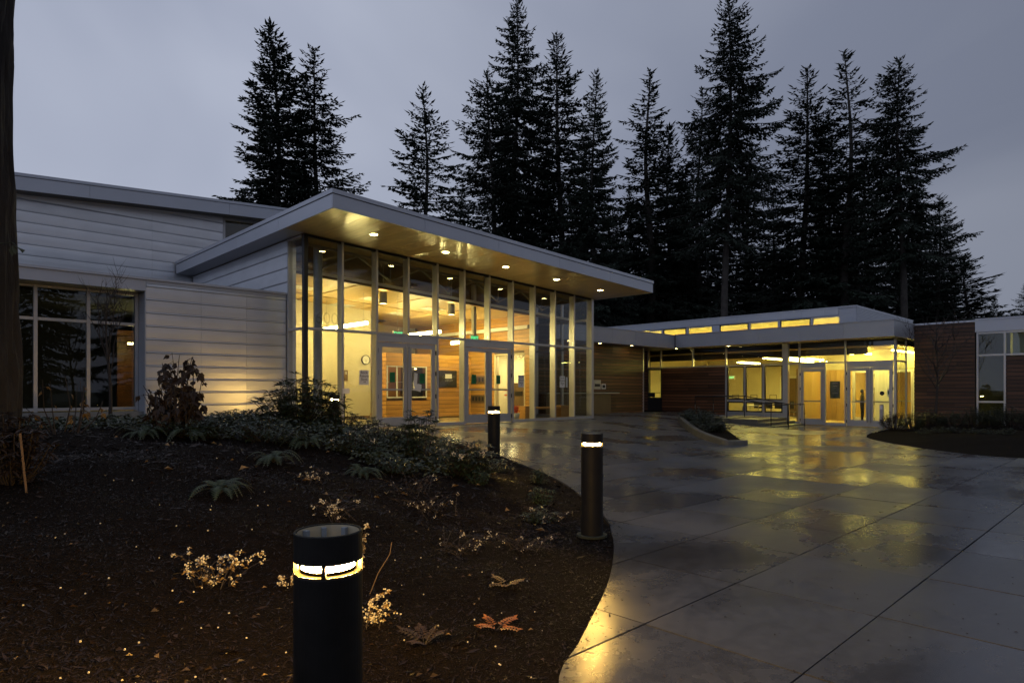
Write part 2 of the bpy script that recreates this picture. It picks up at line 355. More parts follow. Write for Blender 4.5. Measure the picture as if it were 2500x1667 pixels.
BED2 = np.vstack([EDGE2, [(29.4, 7.2), (29.5, 2.0), (40, 2.0)]])
EDGE2 = smooth_curve([(40, -6.0), (28, -2.2), (23, -0.2), (19.4, 1.1), (17.94, 2.26), (18.28, 3.55), (20.0, 5.3), (21.99, 6.64), (24.5, 7.3), (27.0, 7.52), (28.1, 7.5)], 8)
BED2 = np.vstack([EDGE2, [(29.4, 7.2), (29.5, 2.0), (40, 2.0)]])
def inside(P, x, y):
    c = False; n = len(P); j = n-1
    for i in range(n):
        if (P[i][1] > y) != (P[j][1] > y) and x < (P[j][0]-P[i][0])*(y-P[i][1])/(P[j][1]-P[i][1])+P[i][0]: c = not c
        j = i
    return c
def edist(E, x, y):
    a = E[:-1]; d = E[1:]-a; q = np.array([x, y])-a; t = np.clip((q*d).sum(1)/(d*d).sum(1), 0, 1)
    return float(np.sqrt(((q-d*t[:, None])**2).sum(1).min()))
def lumps(x, y):
    return 0.03*math.sin(1.7*x+0.6*y)+0.025*math.sin(2.9*y-1.1*x+1)+0.02*math.sin(4.3*x+3.7*y)
def zbed(x, y, d=None):
    ins = inside(BED, x, y)
    if d is None: d = edist(EDGE, x, y)
    if not ins: return zg(x, y)-0.035
    return zg(x, y)-0.03+0.70*sstep(0, 4.6, d)*(1-0.70*sstep(9, 14.5, y))+lumps(x, y)*sstep(0.05, 1, d)
def zbed2(x, y):
    if not inside(BED2, x, y): return zg(x, y)-0.035
    return zg(x, y)-0.02+0.22*sstep(0, 3.0, edist(EDGE2, x, y))+0.5*lumps(x, y)

g = MB(); S = 900
g.quad((-S, -S, -0.35), (S, -S, -0.35), (S, S, -0.35), (-S, S, -0.35))
struct('ground', g, 'earth')
# base slab under the paving, seen only in the joints
pb = MB(); nx, ny = 33, 26
xs = np.linspace(-1, 32, nx); ys = np.linspace(-5, 20, ny)
for i in range(nx):
    for j in range(ny): pb.v.append((xs[i], ys[j], zg(xs[i], ys[j])-0.030))
for i in range(nx-1):
    for j in range(ny-1): a = i*ny+j; pb.f.append((a, a+ny, a+ny+1, a+1))
plaza = struct('plaza_paving', pb, 'mulch')
def grid_mesh(x0, x1, y0, y1, step, zf, keep):
    m = MB(); nx = int((x1-x0)/step)+1; ny = int((y1-y0)/step)+1; idx = {}
    for i in range(nx):
        for j in range(ny):
            x, y = x0+i*step, y0+j*step
            if keep(x, y): idx[i, j] = len(m.v); m.v.append((x, y, zf(x, y)))
    for i in range(nx-1):
        for j in range(ny-1):
            k = [(i, j), (i+1, j), (i+1, j+1), (i, j+1)]
            if all(q in idx for q in k): m.f.append(tuple(idx[q] for q in k))
    return m
def nearin(B, E, w):
    return lambda x, y: inside(B, x, y) or edist(E, x, y) < w
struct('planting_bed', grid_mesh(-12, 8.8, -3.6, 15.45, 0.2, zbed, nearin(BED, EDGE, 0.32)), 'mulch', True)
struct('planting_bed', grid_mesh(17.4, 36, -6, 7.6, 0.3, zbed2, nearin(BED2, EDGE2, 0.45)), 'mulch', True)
# paving slabs, clipped to the edges of the two beds
def seg_in(E, x0, x1, y0, y1):
    m = 0.3; r = (E[:, 0] > x0-m) & (E[:, 0] < x1+m) & (E[:, 1] > y0-m) & (E[:, 1] < y1+m)
    return r
slabs = []
GX, GY, JO = 1.235, 1.0, 0.006
for i in range(-3, 22):
    for j in range(-5, 17):
        x0 = 3.46+GX*(i-1)+JO; x1 = x0+GX-2*JO; y0 = 0.36+GY*j+JO; y1 = y0+GY-2*JO
        if x0 > 28.1 or y0 > 17.3 or y0 < -3.2: continue
        if y1 > 14.4 and x0 < 17.9 and y0 > 14.45: continue
        y1 = min(y1, 14.45) if x0 < 17.9 else min(y1, 17.36)
        x1 = min(x1, 28.1)
        if x0 < -0.5 and y0 > 0: continue
        cx, cy = (x0+x1)/2, (y0+y1)/2
        corners = [(x0, y0), (x1, y0), (x1, y1), (x0, y1)]
        polys = None
        ex = None
        for B, E in ((BED, EDGE), (BED2, EDGE2)):
            if seg_in(E, x0, x1, y0, y1).any():
                ins = [inside(B, *c) for c in corners]
                r = np.where(seg_in(E, x0, x1, y0, y1))[0]; a, b = max(r.min()-1, 0), min(r.max()+2, len(E))
                ex = (B, E[a:b]); break
        if ex is None:
            if inside(BED, cx, cy) or inside(BED2, cx, cy): continue
            tri = [corners]
            loop = [corners]
        else:
            B, e = ex
            # densify and keep the part of the curve inside the slab
            vv = [Vector(c) for c in corners]; ee = [(0, 1), (1, 2), (2, 3), (3, 0)]
            n0 = len(vv); vv += [Vector((p[0], p[1])) for p in e]; ee += [(n0+k, n0+k+1) for k in range(len(e)-1)]
            rv, re, rf, _, _, _ = delaunay_2d_cdt(vv, ee, [], 0, 1e-6)
            tri = []
            for f in rf:
                c = [rv[k] for k in f]; mx = sum(q.x for q in c)/len(c); my = sum(q.y for q in c)/len(c)
                if x0 < mx < x1 and y0 < my < y1 and not inside(B, mx, my): tri.append([(q.x, q.y) for q in c])
            if not tri: continue
        m = MB(); key = {}; ecount = {}
        lift = rng.uniform(-0.0012, 0.0012); tx, ty = rng.uniform(-.0030, .0030), rng.uniform(-.0030, .0030)
        def vid(p):
            k = (round(p[0], 5), round(p[1], 5))
            if k not in key:
                key[k] = len(m.v); z = zg(*p)+lift+tx*(p[0]-cx)+ty*(p[1]-cy)
                m.v.append((p[0], p[1], z))
            return key[k]
        for t in tri:
            ids = [vid(p) for p in t]
            ar = sum(t[k][0]*t[(k+1) % len(t)][1]-t[(k+1) % len(t)][0]*t[k][1] for k in range(len(t)))
            if ar < 0: ids.reverse()
            if len(set(ids)) < 3: continue
            m.f.append(tuple(ids))
            for k in range(len(ids)): ecount[(ids[k], ids[(k+1) % len(ids)])] = 1
        nb = len(m.v); m.v += [(p[0], p[1], p[2]-0.10) for p in m.v[:nb]]
        for (a, b) in list(ecount):
            if (b, a) not in ecount: m.f.append((b, a, a+nb, b+nb))
        d = math.hypot(cx, cy)
        slabs.append((d, m))
slabs.sort(key=lambda q: q[0])
for d, m in slabs[:298]: part('paving_slab', m, 'concrete', plaza)
rest = MB()
for d, m in slabs[298:]:
    n = len(rest.v); rest.v += m.v; rest.f += [tuple(k+n for k in f) for f in m.f]
if rest.v: part('paving_slab', rest, 'concrete', plaza, kind='stuff')
print('slabs', len(slabs))

# ================================================================== ENTRANCE HALL
X0, X1, YF, FZ, TZ = 7.03, 18.0, 14.57, 0.505, 3.01
def zs(x): return 5.29-0.0446*(x-7.05)
def zc(x): return 4.43-0.0446*(x-9.83)
hall = thing('entrance_hall', 'glass fronted entrance hall with a wide sloping roof and lit lobby', 'building', (12.5, 18.5, 0.5))
BX = [X0+0.997*i for i in range(12)]
# roof core, fascia panels, coping, soffit boards
RX0, RX1, RY0, RY1 = 6.48, 18.28, 12.13, 22.62
part('roof', MB().box(RX0+0.03, RX1-0.03, RY0+0.03, RY1, lambda x: zs(x)+0.02, lambda x: zs(x)+0.36), 'roofing', hall)
def hpanel(x0, x1, y0, y1, a, b): return MB().box(x0, x1, y0, y1, lambda x: zs(x)+a, lambda x: zs(x)+b)
n = 5
for i in range(n):
    w = (RX1-RX0)/n
    part('fascia_panel', hpanel(RX0+i*w+0.003, RX0+(i+1)*w-0.003, RY0, RY0+0.028, 0.0, 0.295), 'fascia', hall)
for i in range(4):
    w = (RY1-RY0-0.03)/4
    part('fascia_panel', hpanel(RX0, RX0+0.028, RY0+0.03+i*w+0.003, RY0+0.03+(i+1)*w-0.003, 0.0, 0.295), 'fascia', hall)
part('fascia_panel', hpanel(RX1-0.028, RX1, RY0+0.03, RY1, 0.0, 0.295), 'fascia', hall)
part('coping', hpanel(RX0-0.02, RX1+0.02, RY0-0.02, RY0+0.12, 0.31, 0.40), 'fascia', hall)
part('coping', hpanel(RX0-0.02, RX0+0.12, RY0+0.122, RY1, 0.31, 0.40), 'fascia', hall)
part('coping', hpanel(RX1-0.12, RX1+0.02, RY0+0.122, RY1, 0.31, 0.40), 'fascia', hall)
ns = 30; w = (RX1-RX0-0.06)/ns
for i in range(ns):
    part('soffit_board', hpanel(RX0+0.03+i*w+0.004, RX0+0.03+(i+1)*w-0.004, RY0+0.03, YF-0.1, 0.004, 0.016), 'soffit', hall)
part('soffit', hpanel(RX0+0.03, X0-0.06, YF-0.096, RY1, 0.004, 0.014), 'fascia', hall)
part('roof_deck', hpanel(X0-0.05, RX1-0.03, YF-0.096, RY1, 0.004, 0.014), 'deck', hall)
for x in [8.17+2.18*i for i in range(5)]:
    z = zs(x); dl = part('downlight', MB().lathe([(0.085, z+0.003), (0.115, z-0.002), (0.115, z+0.004), (0.085, z+0.006)], x, 13.28, 24, True), 'alu', hall)
    part('lamp', MB().disc(x, 13.28, z-0.001, 0.086), 'spot', dl)
# curtain wall
MW = 0.027
def mull(x, z0, z1, y=YF, mat='alu', w=MW, d=0.075): part('mullion', MB().box(x-w, x+w, y-d, y+d+(.09 if mat == 'alu' else 0), z0, z1), mat, hall)
DOORB = (2, 3), (5, 6)
for i, x in enumerate(BX):
    top = lambda q: zs(q)-0.002
    if i in (3, 6): mull(x, TZ+0.03, top)
    elif i == 0: mull(x+0.02, FZ-0.02, top, mat='dark_frame', w=0.05, d=0.06)
    elif i == 11: mull(x, FZ-0.02, top, w=0.06)
    else: mull(x, FZ-0.02, top)
def seg(i): return BX[i]+(0.072 if i == 0 else MW+0.002), BX[i+1]-(0.064 if i == 10 else MW+0.002)
for i in range(11):
    a, b = seg(i)
    if i not in (2, 5): part('transom', MB().box(a, b if i not in (3, 6) else b, YF-0.07, YF+0.07, TZ-0.03, TZ+0.03), 'alu', hall)
    else: part('transom', MB().box(a, BX[i+2]-MW-0.002, YF-0.07, YF+0.07, TZ-0.031, TZ+0.029), 'alu', hall) if False else part('transom', MB().box(a, b, YF-0.07, YF+0.07, TZ-0.03, TZ+0.03), 'alu', hall)
    part('head_rail', MB().box(a, b, YF-0.05, YF+0.05, lambda q: zs(q)-0.055, lambda q: zs(q)-0.003), 'dark_frame', hall)
    part('pane', MB().box(a, b, YF-0.006, YF+0.006, TZ+0.032, lambda q: zs(q)-0.057), 'glass', hall)
    if i not in (2, 3, 5, 6):
        part('sill_rail', MB().box(a, b, YF-0.065, YF+0.065, FZ-0.02, FZ+0.07), 'alu', hall)
        part('pane', MB().box(a, b, YF-0.006, YF+0.006, FZ+0.072, TZ-0.032), 'glass', hall)
def door_leaf(parent, axis, a, b, c, z0, z1, hinge_low, mat='alu'):
    """one glazed leaf between a and b along axis 'x' (plane y=c) or 'y' (plane x=c); outside is the smaller side of c"""
    def bx(u0, u1, d0, d1, w0, w1): return MB().box(u0, u1, c+d0, c+d1, w0, w1) if axis == 'x' else MB().box(c+d0, c+d1, u0, u1, w0, w1)
    st, tr, br = 0.125, 0.13, 0.26
    fr = MB()
    for q in (bx(a, a+st, -.025, .025, z0, z1), bx(b-st, b, -.025, .025, z0, z1), bx(a+st, b-st, -.025, .025, z1-tr, z1), bx(a+st, b-st, -.025, .025, z0, z0+br)):
        n = len(fr.v); fr.v += q.v; fr.f += [tuple(k+n for k in f) for f in q.f]
    d = part('door', fr, mat, parent)
    part('pane', bx(a+st+.001, b-st-.001, -.006, .006, z0+br+.001, z1-tr-.001), 'glass', d)
    part('push_bar', bx(a+st-.02, b-st+.02, .05, .08, z0+0.98, z0+1.03), 'steel', d)
    hx = a+0.02 if not hinge_low else b-0.02        # pull handle on the free edge
    px = (b-0.055) if hinge_low else (a+0.055)
    def P(u, dd, w): return (u, c+dd, w) if axis == 'x' else (c+dd, u, w)
    part('pull_handle', MB().tube([P(px, -.028, z1-.10), P(px, -.085, z1-.13), P(px, -.085, z0+.22), P(px, -.028, z0+.19)], 0.014, 8), 'steel', d, smooth=True)
    hu = a-0.012 if hinge_low else b+0.012
    for k in (0.08, 0.36, 0.64, 0.90):
        zz = z0+(z1-z0)*k; part('hinge', MB().tube([P(hu, -.035, zz-.06), P(hu, -.035, zz+.06)], 0.016, 8), 'black', d)
    return d
for (i, j) in DOORB:
    a, b = BX[i]+MW+0.03, BX[j+1]-MW-0.03; mid = (a+b)/2
    part('door_header', MB().box(BX[i]+MW+.002, BX[j+1]-MW-.002, YF-0.06, YF+0.06, 2.80, TZ-0.033), 'alu', hall)
    door_leaf(hall, 'x', a, mid-0.004, YF, FZ+0.012, 2.79, True); door_leaf(hall, 'x', mid+0.004, b, YF, FZ+0.012, 2.79, False)
# glass returns on the west and east side
for (xx, ya, yb, nm) in ((X0, YF, 15.40, 'w'), (X1, YF, 17.36, 'e')):
    s = 0.05
    div = [ya+0.08, yb-0.04] if nm == 'w' else [ya+0.08, 15.97, yb-0.06]
    for k in range(len(div)-1):
        p, q = div[k], div[k+1]-(0.03 if k < len(div)-2 else 0)
        top = zs(xx)-0.01
        part('pane', MB().box(xx-.006, xx+.006, p, q, FZ+.072, TZ-.032), 'glass', hall); part('pane', MB().box(xx-.006, xx+.006, p, q, TZ+.032, top-.05), 'glass', hall)
        for z0, z1 in ((FZ-.02, FZ+.07), (TZ-.03, TZ+.03), (top-.048, top)): part('transom', MB().box(xx-.05, xx+.05, p, q, z0, z1), 'alu', hall)
        if nm == 'e': part('transom', MB().box(xx-.04, xx+.04, p, q, 4.0, 4.09), 'alu', hall)
    for y in (div[1:] if nm == 'e' else div[-1:]): part('mullion', MB().box(xx-.06, xx+.06, y-.027, y+.033, FZ-.02, zs(xx)-.012), 'alu', hall)
# west flank: dark metal siding above the low wing
zb = 3.9
def siding(parent, axis, c, u0, u1, z0, z1, sgn, joints=(), name='siding_panel', h=0.30, ztop=None):
    """horizontal metal courses with a rounded rib along each top edge; sgn: side that faces out"""
    k = 0; z = z0
    us = [u0]+[j for j in joints if u0 < j < u1]+[u1]
    while z < z1-0.02:
        zt = min(z+h, z1)
        for i in range(len(us)-1):
            a, b = us[i]+(0.0015 if i else 0), us[i+1]-0.0015
            prof = [(0.03, z), (0.003, z+.004), (-0.0012, z+(zt-z)*.45), (0.0, zt-.045), (-.012, zt-.038), (-.026, zt-.024), (-.024, zt-.010), (0.0, zt-.003), (0.03, zt)]
            m = MB(); n = len(prof)
            for u in (a, b):
                for d, w in prof:
                    w2 = w if ztop is None else min(w, ztop(u)-0.001*(w > ztop(u)))
                    m.v.append((u, c+sgn*-d, w2) if axis == 'x' else (c+sgn*-d, u, w2))
            for q in range(n-1):
                f = (q, q+1, n+q+1, n+q); m.f.append(f)
            m.f.append(tuple(range(n))); m.f.append(tuple(range(2*n-1, n-1, -1)))
            part(name, m, 'siding', parent)
        z = zt
part('flank_wall', MB().box(X0+0.0, X0+0.2, 15.44, 22.6, 0.5, zs(X0)-.01), 'siding', hall)
siding(hall, 'y', X0-0.03, 15.45, 22.6, zb, zs(X0)-0.01, -1, h=0.36)

# lobby interior
part('floor', MB().box(X0+.05, X1-.06, YF-.07, 17.3, 0.35, FZ-0.004), 'floor', hall)
part('floor', MB().box(X0+.05, 16.15, 17.302, 24.6, 0.35, FZ-0.004), 'floor', hall)
part('wall', MB().box(X0+.1, 12.05, 19.8, 19.95, FZ, lambda x: zc(x)+.05), 'cream', hall)
part('skirting', MB().box(X0+.25, 12.0, 19.775, 19.798, FZ, FZ+.10), 'brownbox', hall)
part('wall', MB().box(X0+.205, X0+.30, 16.6, 19.79, FZ, 4.4), 'cream', hall)
part('wall', MB().box(12.05, 16.2, 24.5, 24.65, FZ, 4.5), 'cream', hall)
part('wall', MB().box(12.0, 12.05, 19.952, 24.5, FZ, 4.5), 'cream', hall)
# wood clad block with display case
BY = 18.3; bx0, bx1, bz1 = 11.76, 15.45, 2.80
dz0, dz1, dx0, dx1 = 1.28, 2.30, 11.80, 13.38
part('block_core', MB().box(bx0+.03, bx1-.03, BY+.365, 18.68, FZ, bz1-.01), 'brownbox', hall)
z = FZ+0.06; kk = 0
while z < bz1-.01:
    h = min(0.148, bz1-z)
    def row(a, b, nm='wood_plank'):
        if b-a > 0.02: block(nm, 'cedar_in', hall, a, b, BY, BY+.022, z+.002, z+h-.014)
    if z+h > dz0-.03 and z < dz1+.03: row(dx1+.04, bx1)
    else:
        s = bx0+1.0+1.9*rng.random(); row(bx0, s-.001); row(s+.001, bx1)
    block('wood_plank', 'cedar_in', hall, bx0-.022, bx0, BY+.002, 18.68, z+.002, z+h-.014)
    z += 0.148; kk += 1
part('skirting', MB().box(bx0, bx1, BY-.004, BY+.02, FZ, FZ+.06), 'brownbox', hall)
# display case
case = thing('display_case', 'lit glass display case recessed in the wood lobby wall behind the left doors', 'display case', (12.6, BY, dz0))
part('back_panel', MB().box(dx0, 12.55, BY+.34, BY+.36, dz0, dz1), 'amber', case)
part('back_panel', MB().box(12.56, dx1, BY+.20, BY+.22, dz0, dz1), 'black', case)
fr = MB()
for a in ((dx0-.04, dx0, dz0-.04, dz1+.04), (dx1, dx1+.038, dz0-.04, dz1+.04), (dx0, dx1, dz0-.04, dz0), (dx0, dx1, dz1, dz1+.03), (12.15, 12.19, dz0, dz1), (12.54, 12.57, dz0, dz1)): fr.box(a[0], a[1], BY-.012, BY+.03, a[2], a[3])
part('frame', fr, 'white', case)
part('shelf', MB().box(dx0, 12.54, BY+.04, BY+.33, 1.78, 1.79), 'steel', case)
part('lamp', MB().lathe([(0.05, 2.24), (0.02, 2.27)], 13.0, BY+.1, 12).disc(13.0, BY+.1, 2.24, .05), 'spot_s', case)
for (px, pz, w_, h_, r_) in ((12.75, 1.75, .10, .30, .3), (12.95, 1.55, .08, .3, -.2), (13.15, 1.5, .18, .18, .1)):
    part('pinned_card', MB().quad((px, BY+.19, pz), (px+w_, BY+.19, pz+r_*.1), (px+w_-r_*.1, BY+.19, pz+h_), (px-r_*.1, BY+.19, pz+h_-.02)), 'paper', case)
# right wood wall x = 16 with doorway and white beam
wx = 16.0; z = FZ+.06
part('wall_core', MB().box(wx+.03, wx+.14, 17.55, 24.5, FZ, 4.25), 'brownbox', hall)
part('wall_core', MB().box(wx+.03, wx+.14, 15.72, 17.55, 2.84, 4.25), 'brownbox', hall)
part('wall_core', MB().box(wx+.03, wx+.14, 15.72, 16.0, FZ, 2.84), 'brownbox', hall)
while z < 4.2:
    h = 0.148
    if z < 2.8:
        block('wood_plank', 'cedar_in', hall, wx, wx+.022, 15.70, 16.0, z+.002, z+h-.014)
        block('wood_plank', 'cedar_in', hall, wx, wx+.022, 17.58, 21.5, z+.002, z+h-.014)
    else:
        s = 17.0+3*rng.random(); block('wood_plank', 'cedar_in', hall, wx, wx+.022, 15.70, s, z+.002, z+h-.014); block('wood_plank', 'cedar_in', hall, wx, wx+.022, s+.002, 22.5, z+.002, z+h-.014)
    block('wood_plank', 'cedar_in', hall, wx+.001, wx+.14, 15.678, 15.70, z+.002, z+h-.014)
    z += h
part('beam', MB().box(wx-.14, wx-.002, 15.7, 22.0, 3.68, 3.80), 'white', hall)
part('door_frame', MB().box(wx-.01, wx+.15, 17.50, 17.58, FZ, 2.84).box(wx-.01, wx+.15, 16.0, 17.498, 2.78, 2.84).box(wx-.01, wx+.15, 15.96, 16.0, FZ, 2.84), 'cream', hall)
for zz in (1.02, 1.75): 
    gr = MB().box(wx-.012, wx-.001, 18.1, 19.3, zz, zz+.3); part('vent_grille', gr, 'brownbox', hall)
    for k in range(6): part('vent_slot', MB().box(wx-.016, wx-.0125, 18.17+k*.185, 18.29+k*.185, zz+.07, zz+.23), 'black', hall)
# bright back room behind the doorway
part('wall', MB().hexa([(wx+.15, 15.70, FZ), (17.93, 17.44, FZ), (17.86, 17.52, FZ), (wx+.15, 15.80, FZ), (wx+.15, 15.70, 4.2), (17.93, 17.44, 4.2), (17.86, 17.52, 4.2), (wx+.15, 15.80, 4.2)]), 'cream', hall)
part('wall', MB().box(17.86, 17.94, 17.53, 20.0, FZ, 3.0).box(wx+.15, 17.859, 19.9, 20.0, FZ, 3.0), 'cream', hall)
zz = FZ
while zz < 4.15:
    part('wood_plank', MB().hexa([(wx+.15+.02, 15.68, zz), (17.95, 17.42, zz), (17.935, 17.435, zz), (wx+.15+.005, 15.695, zz), (wx+.15+.02, 15.68, zz+.125), (17.95, 17.42, zz+.125), (17.935, 17.435, zz+.125), (wx+.15+.005, 15.695, zz+.125)]), 'cedar', hall); zz += .145
part('ceiling', MB().hexa([(wx+.15, 15.81, 3.0), (17.85, 17.53, 3.0), (17.85, 19.9, 3.0), (wx+.15, 19.9, 3.0), (wx+.15, 15.81, 3.05), (17.85, 17.53, 3.05), (17.85, 19.9, 3.05), (wx+.15, 19.9, 3.05)]), 'white', hall)
pl = part('ceiling_light', MB().box(wx+.4, wx+.9, 17.0, 19.4, 2.95, 2.999), 'panel', hall)
part('counter', MB().box(wx+.02, wx+.5, 16.02, 16.85, FZ, 1.76), 'brownbox', hall)
part('return_slot', MB().box(wx+.005, wx+.018, 16.1, 16.5, 1.30, 1.46), 'black', hall)
for k, (a, b, mt) in enumerate(((1.30, 1.34, 'red'), (1.36, 1.46, 'paper'), (1.48, 1.54, 'red'), (1.2, 1.28, 'paper'))):
    part('leaflet_rack', MB().box(wx+.25, wx+.4, 16.9, 17.3, a, b), mt, hall)
# ceiling clouds, edge rails and beams
cy0 = 15.6; xs_ = [7.25, 9.25, 11.6, 13.9, 15.98]
for i in range(4):
    for (ya, yb) in ((cy0, 18.4), (18.55, 21.4), (21.5, 24.4)):
        if ya > 19 and xs_[i+1] < 12.2: continue
        yb2 = min(yb, 19.78) if xs_[i] < 11.7 else yb
        part('ceiling_panel', MB().box(xs_[i]+.05, xs_[i+1]-.05, ya, yb2, lambda x: zc(x), lambda x: zc(x)+.03), 'ceil_wood', hall)
part('ceiling_edge', MB().box(7.2, 17.9, cy0-.09, cy0-.02, lambda x: zc(x)+.02, lambda x: zc(x)+.10), 'white', hall)
part('ceiling_edge', MB().box(7.2, 17.9, cy0-.08, cy0-.02, lambda x: zc(x)-.05, lambda x: zc(x)+.018), 'brownbox', hall)
for i in range(1, 4): part('ceiling_rail', MB().box(xs_[i]-.03, xs_[i]+.03, cy0, 19.7, lambda x: zc(x)+.035, lambda x: zc(x)+.075), 'steel', hall)
for i in range(3):
    for k in range(2):
        part('ceiling_tile_light', MB().box(xs_[i+1]-1.2, xs_[i+1]-.5, 17.2+k*2, 17.8+k*2, lambda x: zc(x)-.012, lambda x: zc(x)-.002), 'white', hall)
# trusses behind the upper glass
ty = 15.05
part('truss_chord', MB().box(7.2, 17.9, ty-.03, ty+.03, lambda x: zs(x)-.14, lambda x: zs(x)-.08), 'truss', hall)
x = 7.75; up = True
while x < 16.7:
    a = (x, ty, zc(x)+.1 if up else zs(x)-.14); b = (x+1.02, ty, zs(x+1)-.14 if up else zc(x+1)+.1)
    part('truss_web', MB().tube([a, b], .026, 6), 'truss', hall); 
    if not up: part('truss_web', MB().tube([(x+1.02, ty, zc(x+1)+.1), (x+1.02, ty, zs(x+1)-.12)], .018, 5), 'truss', hall)
    x += 1.02; up = not up
part('column', MB().lathe([(.115, FZ), (.115, zs(7.8)-.02)], 7.78, 15.35, 24), 'colgrey', hall, smooth=True)
part('column', MB().box(13.55, 13.67, 15.9, 16.02, 2.8, zs(13.6)-.02), 'white', hall)

# lobby things
def linear_pendant(x, ya, yb, z, lab, grp='linear pendant lights in the lobby'):
    o = thing('linear_pendant', lab, 'pendant light', (x, (ya+yb)/2, z), grp)
    part('tube', MB().tube([(x, ya, z), (x, yb, z)], .045, 10), 'tube', o, smooth=True)
    part('housing', MB().box(x-.03, x+.03, ya-.02, yb+.02, z+.047, z+.085), 'steel', o)
    for y in (ya+.2, yb-.2): part('cable', MB().tube([(x, y, z+.08), (x, y, zc(x))], .005, 4), 'steel', o)
    return o
linear_pendant(9.95, 16.55, 19.25, 3.50, 'long lit tube pendant left of the lobby, nearest the corner column')
linear_pendant(13.25, 17.3, 19.7, 3.50, 'lit tube pendant in the middle of the lobby, above the left doors')
linear_pendant(14.45, 17.3, 18.2, 3.22, 'short lit tube pendant seen between the two pairs of lobby doors')
for k, x in enumerate((10.1, 12.62)):
    o = thing('cylinder_pendant', 'grey cylinder light hanging under the lobby ceiling edge, %s' % ('nearer the corner column' if k == 0 else 'above the left doors'), 'pendant light', (x, 15.9, 4.0), 'grey cylinder lights in the lobby')
    z = zc(x)-.06
    part('shade', MB().lathe([(.105, z-.34), (.11, z-.34), (.11, z), (.105, z)], x, 15.9, 24, True), 'steel', o, smooth=False)
    part('lamp', MB().disc(x, 15.9, z-.33, .104), 'spot_s', o); part('lamp', MB().disc(x, 15.9, z-.005, .10), 'spot_s', o)
    part('cable', MB().tube([(x, 15.9, z), (x, 15.9, zs(x)-.02)], .008, 5), 'steel', o)
o = thing('small_pendant', 'small lit pendant on a long cord above the right lobby doors', 'pendant light', (13.9, 16.2, 3.0))
part('lamp', MB().lathe([(.02, 3.18), (.07, 3.15), (.07, 3.05), (.0, 3.04)], 13.9, 16.2, 14), 'tube', o, smooth=True); part('cable', MB().tube([(13.9, 16.2, 3.18), (13.9, 16.2, zc(13.9))], .006, 4), 'steel', o)
for (x, y, lab) in ((10.8, 16.2, 'green exit sign hanging above the left lobby doors'), (13.45, 15.75, 'green exit sign hanging above the right lobby doors')):
    o = thing('exit_sign', lab, 'exit sign', (x, y, 3.1), 'lobby exit signs')
    part('case', MB().box(x-.17, x+.17, y-.025, y+.025, 3.10, 3.30), 'white', o); part('cable', MB().tube([(x, y, 3.3), (x, y, zc(x))], .006, 4), 'steel', o)
    letters('EXIT', .15, 'exit', o, (x, y-.028, 3.20), FRONT)
o = thing('wall_clock', 'round white clock with thin dark rim on the cream lobby wall', 'clock', (11.84, 19.78, 2.44))
n = 32
def vdisc(cx, y, cz, r): 
    m = MB(); m.v = [(cx+r*math.cos(2*math.pi*j/n), y, cz+r*math.sin(2*math.pi*j/n)) for j in range(n)]; m.f = [tuple(range(n))]; return m
def vring(cx, y0, y1, cz, r0, r1):
    m = MB(); pr = [(r0, y1), (r0, y0), (r1, y0), (r1, y1)]
    for r, y in pr: m.v += [(cx+r*math.cos(2*math.pi*j/n), y, cz+r*math.sin(2*math.pi*j/n)) for j in range(n)]
    for i in range(3):
        for j in range(n): m.f.append((i*n+j, i*n+(j+1) % n, (i+1)*n+(j+1) % n, (i+1)*n+j))
    return m
cz = 2.58
part('face', vdisc(11.84, 19.765, cz, .15), 'white', o); part('rim', vring(11.84, 19.75, 19.795, cz, .145, .17), 'black', o)
part('hour_hand', MB().box(11.833, 11.847, 19.757, 19.76, cz-.07, cz+.01), 'ink', o); part('minute_hand', MB().box(11.835, 11.845, 19.754, 19.757, cz-.12, cz+.01), 'ink', o)
o = thing('restroom_sign', 'small black and brown pictogram sign on the cream lobby wall', 'sign', (11.0, 19.79, 1.8))
part('plate', MB().box(10.92, 11.14, 19.78, 19.795, 1.83, 2.20), 'brownbox', o)
for dx in (-.045, .045): part('figure', MB().box(11.02+dx-.018, 11.02+dx+.018, 19.774, 19.779, 2.05, 2.15), 'paper', o)
part('arrow', MB().box(10.97, 11.07, 19.774, 19.779, 1.89, 1.905).tri((11.07, 19.776, 1.93), (11.07, 19.776, 1.865), (11.10, 19.776, 1.8975)), 'ink', o)
# notices taped to the glass
def notice(x, z0, z1, w, lab):
    o = thing('paper_notice', lab, 'notice', (x, YF-.012, z0), 'grey book return notices on the glass')
    part('sheet', MB().box(x-w/2, x+w/2, YF-.0105, YF-.0085, z0, z1), 'paper', o)
    for k, s in enumerate(('Book', 'Return', 'Slots')): letters(s, .098, 'ink', o, (x, YF-.012, z1-.065-k*.09), FRONT)
    part('arrow', MB().box(x-.03, x+.025, YF-.0125, YF-.012, z0+.079, z0+.086).tri((x+.018, YF-.0125, z0+.105), (x+.018, YF-.0125, z0+.06), (x+.048, YF-.0125, z0+.0825)), 'ink', o)
notice(8.67, 1.64, 2.03, .285, 'grey book return notice with arrow taped left of the left doors')
notice(14.42, 1.60, 1.99, .26, 'grey book return notice taped just right of the right doors')
notice(16.42, 1.60, 1.99, .26, 'grey book return notice taped on the glass near the east corner')
solo('paper_notice', MB().box(16.62, 16.72, YF+.008, YF+.010, 1.60, 1.96), 'paper', 'narrow cream sheet beside the rightmost book return notice', 'notice')
